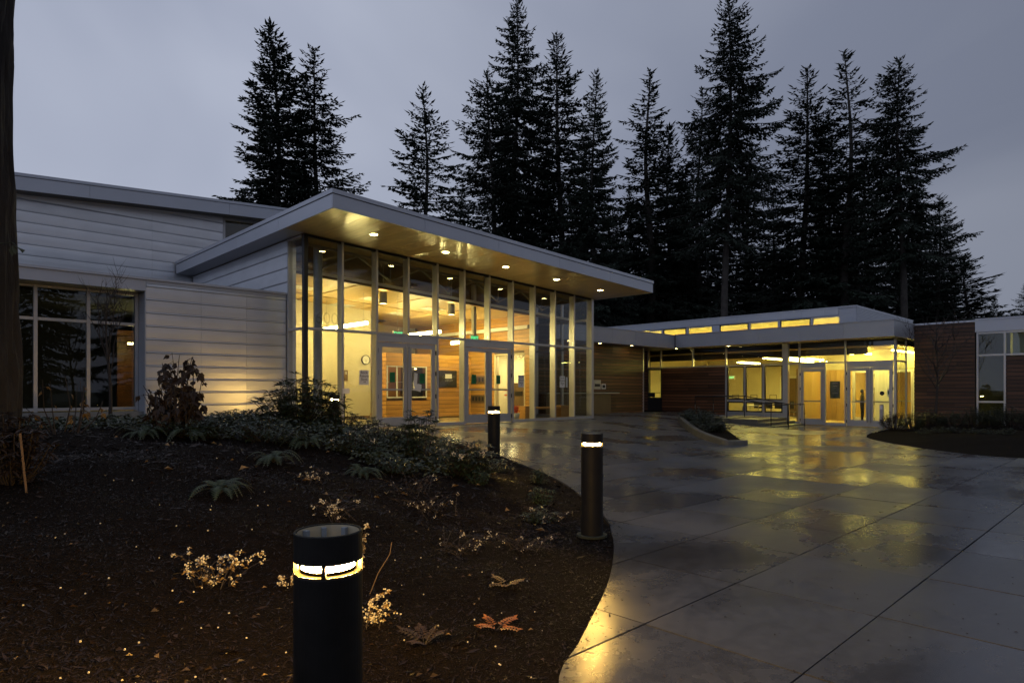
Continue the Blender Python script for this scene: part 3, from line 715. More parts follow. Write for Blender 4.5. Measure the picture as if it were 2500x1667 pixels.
def green(x, z0, lab):
    o = thing('green_notice', lab, 'notice', (x, YF-.012, z0), 'green notices on the lobby doors')
    part('sheet', MB().box(x-.085, x+.085, YF-.0095, YF-.0075, z0, z0+.27), 'green', o)
    for k in range(3): part('text_line', MB().box(x-.06, x+.06-.03*(k == 1), YF-.0105, YF-.0098, z0+.2-.06*k, z0+.212-.06*k), 'ink', o)
green(9.53, 1.72, 'green notice on the first door from the left'); green(10.52, 1.70, 'green notice on the second door from the left, beside white papers')
green(12.42, 1.70, 'green notice on the third door from the left'); green(13.42, 1.70, 'green notice on the fourth door, in front of the bright doorway')
solo('white_leaflet', MB().quad((10.22, YF-.011, 1.62), (10.33, YF-.011, 1.60), (10.36, YF-.011, 1.97), (10.25, YF-.011, 1.99)), 'paper', 'tall white leaflet taped to the second door', 'notice')
solo('white_leaflet', MB().quad((10.20, YF-.013, 1.52), (10.46, YF-.013, 1.46), (10.49, YF-.013, 1.66), (10.36, YF-.013, 1.69)), 'paper', 'tilted white leaflet at the bottom of the second door papers', 'notice')
# address numbers on the corner glass
o = thing('address_number', 'frosted number on the upper corner pane above the transom', 'sign', (7.75, YF-.01, 3.1))
letters('600', .42, 'etch', o, (7.62, YF-.0085, 3.28), FRONT, 'numeral')
# community sign inside
o = thing('library_sign', 'black library sign with a yellow paper on the wood lobby wall', 'sign', (14.3, BY-.01, 1.6))
part('plate', MB().box(13.87, 14.76, BY-.022, BY-.004, 1.61, 2.22), 'black', o)
letters('COMMUNITY', .10, 'signgrey', o, (14.40, BY-.024, 1.98), FRONT); letters('LIBRARY', .10, 'signgrey', o, (14.40, BY-.024, 1.86), FRONT)
part('paper', MB().box(14.22, 14.52, BY-.030, BY-.027, 1.93, 2.09), 'paper', o)
for (cx) in (14.25, 14.6): part('accessibility_mark', vring(cx, BY-.003, BY-.001, 1.28, .05, .058), 'signgrey', o) if False else None
solo('switch_plate', MB().box(15.22, 15.36, BY-.012, BY-.001, 1.55, 1.72), 'white', 'square white switch plate at the end of the wood lobby wall', 'switch plate')
o = thing('door_operator_post', 'thin dark post with a pale push plate beside the left doors', 'push plate', (8.1, 14.2, .5))
part('post', MB().box(8.16, 8.19, YF+.12, YF+.15, FZ, 1.42), 'black', o); part('push_plate', MB().box(8.0, 8.2, YF-.10, YF-.085, 1.42, 1.55), 'paper', o)
# bench and flower bucket near the glass
o = thing('lobby_bench', 'brown wooden bench with slab ends behind the lobby glass', 'bench', (16.1, 15.25, FZ))
for x in (15.05, 16.85): part('end_panel', MB().box(x, x+.42, 15.0, 15.45, FZ, FZ+.46), 'cedar_in', o)
part('seat', MB().box(15.475, 16.845, 15.03, 15.42, FZ+.36, FZ+.42), 'cedar_in', o)
o = thing('flower_bucket', 'small grey bucket of red sprigs on the lobby floor by the bench', 'bucket', (14.72, 15.1, FZ))
part('bucket', MB().lathe([(0, FZ+.005), (.09, FZ+.005), (.12, FZ+.24), (.112, FZ+.24), (.085, FZ+.02)], 14.72, 15.1, 20), 'steel', o, smooth=True)
fl = MB(); r2 = random.Random(3)
for k in range(26):
    a, rr = r2.random()*6.28, r2.random()*.11; b = (14.72+rr*math.cos(a), 15.1+rr*math.sin(a), FZ+.28+r2.random()*.2)
    fl.tube([(14.72, 15.1, FZ+.1), b], .004, 3); fl.lathe([(0, b[2]-.02), (.025, b[2]), (0, b[2]+.025)], b[0], b[1], 6)
part('sprigs', fl, 'red', o)

# ================================================================== LOW WING (left)
wing = thing('low_wing', 'low wing with lit metal siding and dark recessed windows left of the entrance', 'building', (0, 17, .5))
YW = 15.43; PZ = 3.95; wx0 = 3.82
part('wall_core', MB().box(wx0+.02, X0-.07, YW+.03, 16.1, 0.3, PZ-.06), 'plinth', wing)
siding(wing, 'x', YW, wx0+.002, X0-.062, 0.62, PZ-.13, -1, joints=(4.95, 5.98), h=0.2885)
part('plinth', MB().box(wx0-0, X0-.062, YW-.02, YW+.028, .3, .618), 'plinth', wing)
part('coping', MB().box(-12, X0-.062, YW-.045, YW+.35, PZ-.05, PZ), 'fascia', wing)
part('parapet_trim', MB().box(wx0+.002, X0-.062, YW-.01, YW+.028, PZ-.128, PZ-.052), 'fascia', wing)
for k in range(6):
    a = wx0-2.2*(k+1); part('fascia_panel', MB().box(a+.003, a+2.2-.003, YW-.012, YW+.03, 3.66, PZ-.052), 'fascia', wing)
part('lintel', MB().box(-12, wx0, YW+.032, 16.3, 3.665, PZ-.051), 'fascia', wing)
part('jamb', MB().box(wx0-.02, wx0-.001, YW, 16.06, .98, 3.655), 'fascia', wing)
part('roof', MB().box(-12, X0-.1, 16.31, 22.6, 3.6, 3.86), 'roofing', wing)
part('plinth', MB().box(-12, wx0-.003, YW+.1, 16.2, .3, 1.05), 'plinth', wing)
yw = 15.98
cols = [3.76-.905*k for k in range(0, 14)]
for k, x in enumerate(cols): part('mullion', MB().box(x-.032, x+.032, yw-.06, yw+.06, 1.06, 3.655), 'alu', wing)
for k in range(len(cols)-1):
    a, b = cols[k+1]+.034, cols[k]-.034
    part('sill_rail', MB().box(a, b, yw-.07, yw+.05, 1.08, 1.14), 'alu', wing); part('transom', MB().box(a, b, yw-.05, yw+.05, 2.93, 2.99), 'alu', wing); part('head_rail', MB().box(a, b, yw-.04, yw+.05, 3.60, 3.652), 'alu', wing)
    part('pane', MB().box(a, b, yw-.006, yw+.006, 1.142, 2.928), 'glass_dark', wing); part('pane', MB().box(a, b, yw-.006, yw+.006, 2.992, 3.598), 'glass_dark', wing)
    if k > 5: break
part('floor', MB().box(-12, 6.9, 16.2, 22.5, .9, 1.0), 'floor', wing)
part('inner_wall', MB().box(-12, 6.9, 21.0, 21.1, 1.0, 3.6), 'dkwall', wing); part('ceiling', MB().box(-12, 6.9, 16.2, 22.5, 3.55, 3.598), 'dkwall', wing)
for k in range(13): block('wood_plank', 'redwood', wing, 4.08, 5.9, 19.2, 19.22, 1.02+k*.16, 1.17+k*.16)
for x in (4.12, 4.36): part('ceiling_lamp', MB().box(x, x+.09, 18.2, 18.32, 2.67, 2.70), 'tube', wing)

# ================================================================== TALL HALL behind (upper left)
tall = thing('tall_hall', 'tall metal clad hall with a rising roof edge behind the low wing', 'building', (0, 25, 3))
YG = 22.72
def zr(x): return 7.36+0.07*(x-2.14)
part('wall_core', MB().box(-16, 8.0, YG+.05, YG+.3, 2.5, lambda x: zr(x)-.32), 'plinth', tall)
siding(tall, 'x', YG, -16, 8.0, 3.85, 7.6, -1, joints=(-8, -2.4, 2.1, 5.8), h=0.312, ztop=lambda x: zr(x)-.30)
part('soffit', MB().box(-16, 20, YG-.55, YG+.3, lambda x: zr(x)-.30, lambda x: zr(x)-.28), 'plinth', tall)
for k in range(9):
    a = -16+4*k; part('fascia_panel', MB().box(a+.003, a+3.997, YG-.6, YG-.55, lambda x: zr(x)-.32, lambda x: zr(x)+.05), 'fascia', tall)
part('coping', MB().box(-16.02, 20.02, YG-.62, YG-.4, lambda x: zr(x)+.065, lambda x: zr(x)+.15), 'fascia', tall)
part('roof', MB().box(-16, 20, YG-.54, 34, lambda x: zr(x)-.27, lambda x: zr(x)+.06), 'roofing', tall)
part('inner_wall', MB().box(8.0, 20, YG+4, YG+4.1, 2.5, 8.4), 'cream', tall)
part('lamp', MB().box(10.0, 12.0, YG+2, YG+2.1, 7.6, 7.66), 'dimlamp', tall)
part('sill', MB().box(8.06, 20, YG, YG+.2, 2.5, 6.35), 'siding', tall)
for k in range(6):
    a = 8.0+1.06*k; part('mullion', MB().box(a, a+.07, YG-.02, YG+.08, 6.36, lambda x: zr(x)-.31), 'alu', tall)
    part('pane', MB().box(a+.072, a+1.058, YG+.02, YG+.03, 6.42, lambda x: zr(x)-.39), 'glass', tall); part('head_rail', MB().box(a+.072, a+1.058, YG-.01, YG+.07, lambda x: zr(x)-.385, lambda x: zr(x)-.305), 'alu', tall)
    part('sill_rail', MB().box(a+.072, a+1.058, YG-.01, YG+.07, 6.352, 6.418), 'alu', tall)

# ================================================================== RIGHT WING
rw = thing('meeting_wing', 'long low wing with clerestory windows and lit glass doors', 'building', (32, 14, 0))
XR = 28.15; XF = 26.95; FB, FT = 3.55, 4.18
# low roof: fascia + canopy
cuts = [7.23, 9.0, 10.75, 12.5, 14.25, 16.60]
for k in range(5): part('fascia_panel', MB().box(XF, XF+.03, cuts[k]+.003, cuts[k+1]-.003, FB, FT-.03), 'fascia_shaded', rw)
part('coping', MB().box(XF-.02, XF+.2, 7.21, 16.63, FT-.028, FT+.01), 'fascia_shaded', rw)
part('fascia_panel', MB().box(XF+.032, 30.2, 7.23, 7.26, FB, FT-.03), 'fascia_shaded', rw)
part('coping', MB().box(XF+.2, 30.2, 7.21, 7.4, FT-.027, FT+.011), 'fascia_shaded', rw)
part('roof', MB().box(XF+.035, 46, 7.262, 30, FB+.02, FT-.03), 'roofing', rw)
part('soffit', MB().box(XF+.031, XR+.02, 7.262, 30, FB, FB+.018), 'soffit2', rw)
cutx = [18.4, 20.2, 22.0, 23.7, 25.4, 26.93]
for k in range(5): part('fascia_panel', MB().box(cutx[k]+.003, cutx[k+1]-.003, 16.64, 16.67, FB-.03, FT-.05), 'fascia_shaded', rw)
part('coping', MB().box(18.4, 26.92, 16.62, 16.8, FT-.048, FT-.01), 'fascia_shaded', rw)
part('roof', MB().box(18.4, XF+.034, 16.672, 24, FB-.01, FT-.052), 'roofing', rw)
part('soffit', MB().box(18.4, XF+.03, 16.672, 17.42, FB-.03, FB-.012), 'soffit2', rw)
part('soffit', MB().box(25.45, XF+.03, 17.422, 24, FB-.03, FB-.012), 'soffit2', rw)
for (x, y) in ((19.6, 17.0), (21.6, 17.0), (23.9, 17.0), (27.5, 16.9), (27.55, 14.2), (26.4, 18.6)):
    zz = FB-.032 if x < XF else FB-.002
    dl = part('downlight', MB().lathe([(.06, zz), (.085, zz-.006), (.085, zz), (.06, zz+.004)], x, y, 18, True), 'alu', rw); part('lamp', MB().disc(x, y, zz-.002, .062), 'spot', dl)
# wall A (plane y=17.4) and its return, cedar planks
part('wall_core', MB().box(18.07, 25.4, 17.43, 17.6, .2, FB-.03), 'black', rw)
part('corner_trim', MB().box(25.38, 25.44, 17.38, 17.46, .3, FB-.03), 'alu', rw)
z = 0.42; 
while z < FB-.05:
    h = .145; s = 19.5+4.5*rng.random(); t = s
    a, b = 18.08, 25.375
    for (p, q) in ((a, s), (s+.004, b)): block('cedar_plank', 'cedar', rw, p, q, 17.40, 17.428, z+.004, min(z+h-.028, FB-.034))
    z += h
z = 0.3
part('wall_core', MB().box(25.3, 25.40, 17.61, 21.5, .2, FB-.03), 'black', rw)
while z < FB-.05:
    block('cedar_plank', 'cedar', rw, 25.402, 25.43, 17.465, 21.4, z+.004, min(z+.117, FB-.034)); z += .145
# wall B planks (plane x=28.15)
def yr(x): return on_x(x, 900, XR)[1]
HZR = 2.66
yB0, yB1 = yr(1773), yr(1616)
part('wall_core', MB().box(XR+.03, XR+.2, yB0, yB1, .2, HZR-.04), 'black', rw); part('wall_core', MB().box(XR+.03, XR+.2, yr(1583), 22.5, .0, FB), 'black', rw)
z = .32
while z < HZR-.05:
    s = yB0+.8+(yB1-yB0-1.6)*rng.random()
    for (p, q) in ((yB0+.03, s), (s+.004, yB1-.01)): block('cedar_plank', 'cedar', rw, XR, XR+.028, p, q, z+.004, min(z+.117, HZR-.042))
    block('cedar_plank', 'cedar', rw, XR, XR+.028, yr(1582), 21.5, z+.004, min(z+.117, FB-.01))
    z += .145
while z < FB-.02: block('cedar_plank', 'cedar', rw, XR, XR+.028, yr(1582), 21.5, z+.004, min(z+.117, FB-.01)); z += .145
part('base_trim', MB().box(XR-.03, XR+.03, yB0+.03, yB1, .20, .318), 'alu', rw)
# narrow glazed door in wall B
d0, d1 = yr(1613.5), yr(1584)
part('door_frame', MB().box(XR-.02, XR+.08, d0-.06, d0, .3, HZR-.04).box(XR-.02, XR+.08, d1, d1+.06, .3, HZR-.04).box(XR-.02, XR+.08, d0, d1, HZR-.12, HZR-.042), 'dark_frame', rw)
dd = part('door', MB().box(XR+.0, XR+.04, d0+.001, d1-.001, .31, 1.13), 'dark_frame', rw)
part('pane', MB().box(XR+.015, XR+.025, d0+.001, d1-.001, 1.132, HZR-.122), 'glass', dd)
part('latch', MB().box(XR-.03, XR-.001, d0+.35, d0+.75, 1.15, 1.36).box(XR-.03, XR-.001, d0+.02, d1-.02, 1.362, 1.375), 'black', dd)
# upper band of glazing
vx = [1583, 1613.8, 1692, 1773, 1912, 1952, 2064, 2184.5]
for x in vx[:-1]:
    y = yr(x); part('mullion', MB().box(XR-.05, XR+.06, y-.03, y+.03, HZR-.035, FB), 'alu', rw)
for k in range(len(vx)-1):
    a, b = yr(vx[k+1])+.032, yr(vx[k])-.032
    part('pane', MB().box(XR-.005, XR+.005, a, b, HZR+.03, FB-.002), 'glass', rw)
    part('transom', MB().box(XR-.045, XR+.055, a, b, HZR-.03, HZR+.028), 'alu', rw)
part('post', MB().box(XR-.09, XR+.09, yr(1925.5), yr(1912.5), .0, FB-.001), 'alu', rw)
# three windows with low lights
wl = [(1776, 1817.5), (1820, 1863), (1866, 1911)]
for (xa, xb) in wl:
    a, b = yr(xb), yr(xa)
    for (z0, z1, nm) in ((1.06, HZR-.05, 'up'), (.50, .97, 'low')):
        f = MB(); t = .055
        f.box(XR-.02, XR+.05, a, a+t, z0, z1).box(XR-.02, XR+.05, b-t, b, z0, z1).box(XR-.02, XR+.05, a+t, b-t, z0, z0+t).box(XR-.02, XR+.05, a+t, b-t, z1-t, z1)
        wn_ = part('window', f, 'dark_frame', rw); part('pane', MB().box(XR+.005, XR+.015, a+t+.001, b-t-.001, z0+t+.001, z1-t-.001), 'glass', wn_)
        if nm == 'up':
            c = (a+b)/2; part('latch', MB().box(XR-.035, XR-.021, c-.16, c-.14, z0+.06, z0+.24).box(XR-.035, XR-.021, c+.14, c+.16, z0+.06, z0+.24).box(XR-.035, XR-.021, c-.139, c+.139, z0+.22, z0+.24), 'black', wn_)
    part('spandrel', MB().box(XR-.01, XR+.04, a, b, .0, .44), 'alu', rw); part('spandrel_trim', MB().box(XR-.03, XR+.05, a, b, .441, .498), 'alu', rw); part('rail', MB().box(XR-.04, XR+.05, a, b, .972, 1.058), 'alu', rw)
for x in (1773.5, 1818.7, 1864.5): y = yr(x); part('mullion', MB().box(XR-.06, XR+.05, y-.05, y+.035, .0, HZR-.036), 'alu', rw)
# sidelights and doors
def sidelight(xa, xb):
    a, b = yr(xb)+.03, yr(xa)-.03
    part('pane', MB().box(XR-.005, XR+.005, a, b, .14, HZR-.031), 'glass', rw); part('sill_rail', MB().box(XR-.05, XR+.05, a, b, .02, .138), 'alu', rw)
sidelight(1926, 1952); sidelight(2015, 2064)
for x in (1952, 2014, 2064.5): y = yr(x); part('mullion', MB().box(XR-.052, XR+.058, y-.029, y+.029, .01, HZR-.036), 'alu', rw)
def rdoor(xa, xb, hl):
    a, b = yr(xb)+.035, yr(xa)-.035; part('door_header', MB().box(XR-.04, XR+.05, a-.004, b+.004, 2.44, HZR-.031), 'alu', rw); return a, b
a, b = rdoor(1953, 2013.5, True); door_leaf(rw, 'y', a, b, XR, .03, 2.43, False)
a, b = rdoor(2066, 2182.5, True); m_ = (a+b)/2; door_leaf(rw, 'y', a, m_-.004, XR, .03, 2.43, True); door_leaf(rw, 'y', m_+.004, b, XR, .03, 2.43, False)
# glass corner and return to the cedar block
yc = yr(2185.5); XC = 29.62
part('mullion', MB().box(XR-.05, XR+.05, yc-.05, yc+.03, 0, FB-.002), 'alu', rw)
part('transom', MB().box(XR+.052, XC-.03, yc-.04, yc+.02, HZR-.03, HZR+.03), 'alu', rw)
part('pane', MB().box(XR+.052, XC-.03, yc-.012, yc-.002, .1, HZR-.032), 'glass', rw); part('pane', MB().box(XR+.052, XC-.03, yc-.012, yc-.002, HZR+.032, FB-.002), 'glass', rw)
part('mullion', MB().box(XC-.028, XC+.04, yc-.03, yc+.03, 0, FB-.002), 'alu', rw); part('sill_rail', MB().box(XR+.052, XC-.03, yc-.04, yc+.02, .02, .098), 'alu', rw)
# interior
part('floor', MB().box(XR+.06, 44, 5, 24, -.05, .02), 'floor', rw)
part('inner_ceiling', MB().box(XR+.3, 44, 7.5, 24, 3.30, 3.34), 'ceil_wood', rw)
part('bulkhead', MB().box(XR+.9, XR+1.0, 8.8, 22, 3.02, 3.295), 'dkwall', rw)
XB = 34.0; y = 8.0
part('wall', MB().box(XB+.03, XB+.15, 7.0, 13.6, .02, 3.3), 'cream', rw)
while y < 13.4: block('pine_panel', 'pine', rw, XB, XB+.028, y+.003, y+.397, .1, 2.75); y += .4
part('wall', MB().box(36.5, 36.6, 13.6, 23, .02, 3.3).box(XB+.15, 36.5, 13.5, 13.6, .02, 3.3), 'cream', rw)
part('wall', MB().box(XR+.22, 36.5, 20.2, 20.3, .02, 3.3), 'cream', rw)
part('door_frame', MB().box(36.44, 36.495, 14.3, 14.42, .02, 2.3).box(36.44, 36.495, 15.5, 15.62, .02, 2.3).box(36.44, 36.495, 14.42, 15.5, 2.18, 2.3), 'white', rw)
part('door', MB().box(36.46, 36.495, 14.422, 15.498, .03, 2.178), 'brownbox', rw)
# vestibule with inner doors and pine return
vxp = 31.2
part('vestibule_wall', MB().box(vxp, vxp+.1, 8.55, 9.15, .02, 2.7), 'white', rw); part('vestibule_header', MB().box(vxp, vxp+.1, 7.2, 11.3, 2.45, 3.29), 'cream', rw)
door_leaf(rw, 'y', 7.62, 8.52, vxp+.05, .03, 2.43, False, 'white'); door_leaf(rw, 'y', 9.18, 10.08, vxp+.05, .03, 2.43, True, 'white')
y = 10.15
while y < 11.3: block('pine_panel', 'pine', rw, vxp, vxp+.05, y+.003, y+.287, .1, 2.44); y += .29
part('vestibule_side', MB().box(XR+.1, vxp, 11.32, 11.38, .02, 2.44), 'pine', rw)
part('blind', MB().box(32.9, 32.95, 7.0, 7.45, .6, 2.3), 'steel', rw)
# clerestory volume
XU = 31.0; UB, UT = FT, 5.32; yu0, yu1 = 9.82, 27.0
part('clerestory_roof', MB().box(XU+.03, 40, yu0+.03, yu1, UT-.1, UT-.02), 'roofing', rw)
yy = [yu0+.75]
for x in (2012, 1958, 1905, 1854, 1803, 1753, 1710, 1671, 1632, 1592): yy.append(on_x(x, 770, XU)[1])
yy.append(yu1)
for k in range(len(yy)-1): part('fascia_panel', MB().box(XU-.04, XU-.01, yy[k]+.003, yy[k+1]-.003, 4.96, UT-.03), 'fascia', rw)
part('coping', MB().box(XU-.06, XU+.15, yu0-.02, yu1, UT-.028, UT+.015), 'fascia', rw); part('coping', MB().box(XU+.152, 40, yu0-.02, yu0+.15, UT-.028, UT+.014), 'fascia', rw)
part('head', MB().box(XU, XU+.1, yu0+.03, yu1, 4.92, UT-.1), 'fascia', rw)
zz = UB
while zz < UT-.04:
    part('corrugation', MB().box(XU-.022-.0, XU+.0, yu0-.0, yu0+.745, zz+.008, zz+.062), 'fascia', rw)
    part('corrugation', MB().box(XU+.002, 39.9, yu0-.022, yu0+.0, zz+.008, zz+.062), 'fascia', rw); zz += .07
part('corner_wall', MB().box(XU+.002, XU+.05, yu0+.003, yu0+.70, UB, UT-.1), 'fascia', rw); part('side_wall', MB().box(XU+.051, 39.8, yu0+.003, yu0+.05, UB, UT-.1), 'fascia', rw)
cw = [(1586, 1617), (1619.5, 1675.5), (1680, 1740), (1757, 1827.6), (1830, 1901), (1905, 1979), (1983, 2062)]
for k, (xa, xb) in enumerate(cw):
    a, b = on_x(xb, 790, XU)[1], on_x(xa, 790, XU)[1]; t = .05; f = MB(); z0, z1 = UB+.02, 4.915
    f.box(XU-.01, XU+.05, a, a+t, z0, z1).box(XU-.01, XU+.05, b-t, b, z0, z1).box(XU-.01, XU+.05, a+t, b-t, z0, z0+t).box(XU-.01, XU+.05, a+t, b-t, z1-t, z1)
    w_ = part('window', f, 'dark_frame' if k in (1, 3, 5) else 'alu', rw); part('pane', MB().box(XU+.01, XU+.02, a+t+.001, b-t-.001, z0+t+.001, z1-t-.001), 'glass', w_)
    if k+1 < len(cw): a2 = on_x(cw[k+1][0], 790, XU)[1]; part('mullion', MB().box(XU-.005, XU+.06, a2+.003, a-.003, UB, 4.918), 'fascia', rw)
part('upper_ceiling', MB().box(XU+.1, 39, yu0+.1, yu1, UT-.13, UT-.11), 'cream', rw)
part('upper_wall', MB().box(33.6, 33.7, yu0+.1, yu1, 4.0, UT-.12), 'cream', rw)
part('upper_beam', MB().box(32.9, 33.0, yu0+.1, yu1, 4.74, 4.82), 'ceil_wood', rw)
part('upper_floor', MB().box(XU+.1, 39, yu0+.1, yu1, FT-.02, FT+.005), 'cream', rw)
for k in range(5): part('hidden_uplight', MB().box(32.3, 32.42, 10.6+3*k, 13.2+3*k, 4.20, 4.225), 'tube_r', rw)  # added below the sill, out of sight, to make the clerestory windows glow
# lights of the wing
def rtube(x0, x1, y0, y1, z, lab):
    o = thing('strip_light', lab, 'strip light', ((x0+x1)/2, (y0+y1)/2, z), 'strip lights in the right wing')
    part('tube', MB().box(x0, x1, y0, y1, z, z+.05), 'tube_r', o); part('housing', MB().box(x0+.01, x1-.01, y0+.01, y1-.01, z+.052, z+.09), 'steel', o)
    part('cable', MB().tube([((x0+x1)/2, (y0+y1)/2, z+.09), ((x0+x1)/2, (y0+y1)/2, 3.3)], .006, 4), 'steel', o)
rtube(29.3, 30.9, 9.9, 10.02, 3.10, 'strip light behind the glass above the single door')
rtube(29.6, 31.0, 9.2, 9.32, 3.08, 'strip light above the left leaf of the right doors')
rtube(29.3, 31.0, 7.85, 7.97, 3.12, 'strip light above the right leaf of the right doors')
rtube(30.2, 31.1, 7.60, 7.68, 3.08, 'strip light nearest the cedar block at the glass corner')
rtube(30.5, 32.6, 15.0, 15.25, 2.88, 'strip light behind the left end of the upper glazing, above the cedar wall')
rtube(30.8, 33.4, 13.9, 14.05, 3.06, 'strip light high behind the first of the three windows')
rtube(30.4, 33.4, 12.6, 12.8, 2.92, 'broad strip light above the middle of the three windows')
rtube(31.4, 33.8, 13.1, 13.2, 3.08, 'thin strip light farthest behind the middle window')
rtube(30.6, 33.2, 11.7, 11.85, 2.95, 'strip light behind the wide post between windows and doors')
for (x, y) in ((30.2, 16.8), (31.4, 16.3)):
    dl = part('downlight', MB().lathe([(.06, 3.298), (.085, 3.29), (.085, 3.3), (.06, 3.3)], x, y, 16, True), 'alu', rw); part('lamp', MB().disc(x, y, 3.295, .062), 'spot', dl)
# furniture seen through the low windows
def chair(x, y, lab):
    o = thing('chair', lab, 'chair', (x, y, .02), 'chairs in the right wing')
    part('backrest', MB().box(x-.2, x-.17, y-.2, y+.2, .62, .98), 'dkwall', o); part('seat', MB().box(x-.17, x+.24, y-.2, y+.2, .44, .48), 'dkwall', o)
    for (a, b) in ((-.17, -.18), (-.17, .18), (.22, -.18), (.22, .18)): part('leg', MB().tube([(x+a, y+b, .02), (x+a, y+b, .44)], .014, 6), 'steel', o)
    return o
ys_c = [yr(1908)+.05+.52*k for k in range(5)]
wh = ['first dark chair from the wide post, behind the low windows', 'second dark chair from the wide post, behind the low windows', 'third dark chair from the wide post, behind the low windows', 'fourth dark chair from the wide post, behind the low windows', 'fifth dark chair from the wide post, nearest the table']
for k, y in enumerate(ys_c): chair(30.6, y, wh[k])
o = thing('table', 'pale topped table behind the leftmost low window', 'table', (30.5, yr(1790), .02))
ty_ = yr(1792); part('tabletop', MB().box(30.1, 31.0, ty_-.3, ty_+.6, .72, .76), 'white', o)
for (a, b) in ((30.15, -.25), (30.95, -.25), (30.15, .55), (30.95, .55)): part('leg', MB().tube([(a, ty_+b, .02), (a, ty_+b, .72)], .02, 6), 'steel', o)
ex = on_x(1786, 922, 34.5); o = thing('exit_sign', 'small green exit sign deep inside the right wing', 'exit sign', ex)
part('case', MB().box(ex[0]-.03, ex[0]+.03, ex[1]-.2, ex[1]+.2, ex[2]-.1, ex[2]+.12), 'white', o); letters('EXIT', .17, 'exit', o, (ex[0]-.033, ex[1], ex[2]+.01), WEST)
part('cable', MB().tube([(ex[0], ex[1], ex[2]+.12), (ex[0], ex[1], 3.3)], .008, 4), 'steel', o)
y0p, y1p = yr(2051), yr(2026)
o = thing('poster', 'dark green poster on the glass between the single and double doors', 'poster', (XR, (y0p+y1p)/2, 1.2)); part('sheet', MB().box(XR+.007, XR+.01, y0p, y1p, 1.16, 1.88), 'poster', o)
for k, (zz, w_) in enumerate(((1.78, .22), (1.66, .16), (1.36, .2))): part('print_line', MB().box(XR+.0055, XR+.0066, (y0p+y1p)/2-w_/2, (y0p+y1p)/2+w_/2, zz, zz+.04), 'signgrey', o)
yk = yr(2153.5); o = thing('round_sticker', 'round dark sticker on the right leaf of the double doors', 'sticker', (XR, yk, 1.3))
nn = 20; mk = MB(); mk.v = [(XR-.008, yk+.085*math.cos(6.2832*j/nn), 1.38+.085*math.sin(6.2832*j/nn)) for j in range(nn)]; mk.f = [tuple(range(nn-1, -1, -1))]; part('disc', mk, 'ink', o)
yk = yr(2172); o = thing('door_notice', 'small white notice with green print on the right door leaf', 'notice', (XR, yk, 1.3)); part('sheet', MB().box(XR+.008, XR+.011, yk-.07, yk+.09, 1.24, 1.55), 'paper', o); part('print', MB().box(XR+.0065, XR+.0078, yk-.03, yk+.06, 1.34, 1.48), 'green', o)
yk = yr(2166); o = thing('access_button_post', 'short pale post with a push button before the right door', 'post', (XR-.7, yk, 0))
part('post', MB().box(XR-.75, XR-.65, yk-.06, yk+.06, 0, .95), 'steel', o); part('button', MB().box(XR-.757, XR-.751, yk-.045, yk+.045, .76, .90), 'paper', o)
yk = yc-.016; o = thing('no_smoking_decal', 'round no smoking decal on the corner glass beside the right doors', 'decal', (28.9, yk, .9))
n = 24; part('ring', vring(28.95, yk-.001, yk+.001, .95, .085, .10), 'ink', o); part('bar', MB().hexa([(28.88, yk-.001, 1.01), (28.895, yk-.001, 1.025), (28.895, yk, 1.025), (28.88, yk, 1.01), (29.0, yk-.001, .88), (29.015, yk-.001, .895), (29.015, yk, .895), (29.0, yk, .88)]), 'ink', o)

# book return on wall A
o = thing('book_return', 'steel book return slots with a shelf set in the cedar wall', 'book return', (19.0, 17.3, .5))
bxr = on_y(1452, 945, 17.38)[0]
part('shelf', MB().box(18.3, bxr+1.25, 16.98, 17.398, 1.36, 1.40), 'steel', o); part('cabinet', MB().box(18.3, bxr+.75, 17.08, 17.398, .42, 1.358), 'brownbox', o)
part('plate', MB().box(bxr-.05, bxr+.42, 17.38, 17.399, 1.55, 1.95), 'steel', o); part('slot', MB().box(bxr, bxr+.36, 17.372, 17.379, 1.66, 1.78), 'black', o)
part('label_plate', MB().box(bxr+.5, bxr+.78, 17.385, 17.399, 1.56, 1.78), 'paper', o); part('label_face', MB().box(bxr+.54, bxr+.74, 17.382, 17.384, 1.60, 1.74), 'ink', o)
o = thing('wall_lettering', 'raised letters on the dark cedar wall beside the glass corner', 'sign', (18.3, 17.39, 2.9))
letters('BOOK RETURN', .30, 'signgrey', o, (17.98, 17.392, 2.83), FRONT)

# ================================================================== CEDAR BLOCK (far right)
cb = thing('cedar_block', 'cedar clad corner block with dark windows at the right edge', 'building', (31, 4, 0))
ya, yb_ = on_x(2380.6, 900, XC)[1], 7.26
part('wall_core', MB().box(XC+.03, XC+.25, ya, yb_-.04, -.1, 4.12), 'black', cb)
z = .0
while z < 4.1:
    s = ya+.4+(yb_-ya-.8)*rng.random()
    for (p, q) in ((ya+.01, s), (s+.003, yb_-.035)): block('cedar_plank', 'cedar_dim', cb, XC, XC+.028, p, q, z+.003, min(z+.118, 4.12))
    z += .145
part('coping', MB().box(XC-.02, XC+.3, ya, yb_-.032, 4.122, 4.19), 'fascia', cb)
part('roof', MB().box(XC+.3, 46, -8, 7.228, 4.0, 4.12), 'roofing', cb)
for k in range(4): part('fascia_panel', MB().box(XC-.03, XC+.03, ya-2.2*(k+1)+.003, ya-2.2*k-.003, 3.72, 4.17), 'fascia', cb)
part('coping', MB().box(XC-.05, XC+.2, ya-8.8, ya-.001, 4.172, 4.23), 'fascia', cb)
yv = [on_x(x, 900, XC+.05)[1] for x in (2387, 2453.6)]; yv += [yv[-1]-.97*(k+1) for k in range(5)]
for y in yv: part('mullion', MB().box(XC-.0, XC+.1, y-.032, y+.032, .0, 3.715), 'alu', cb)
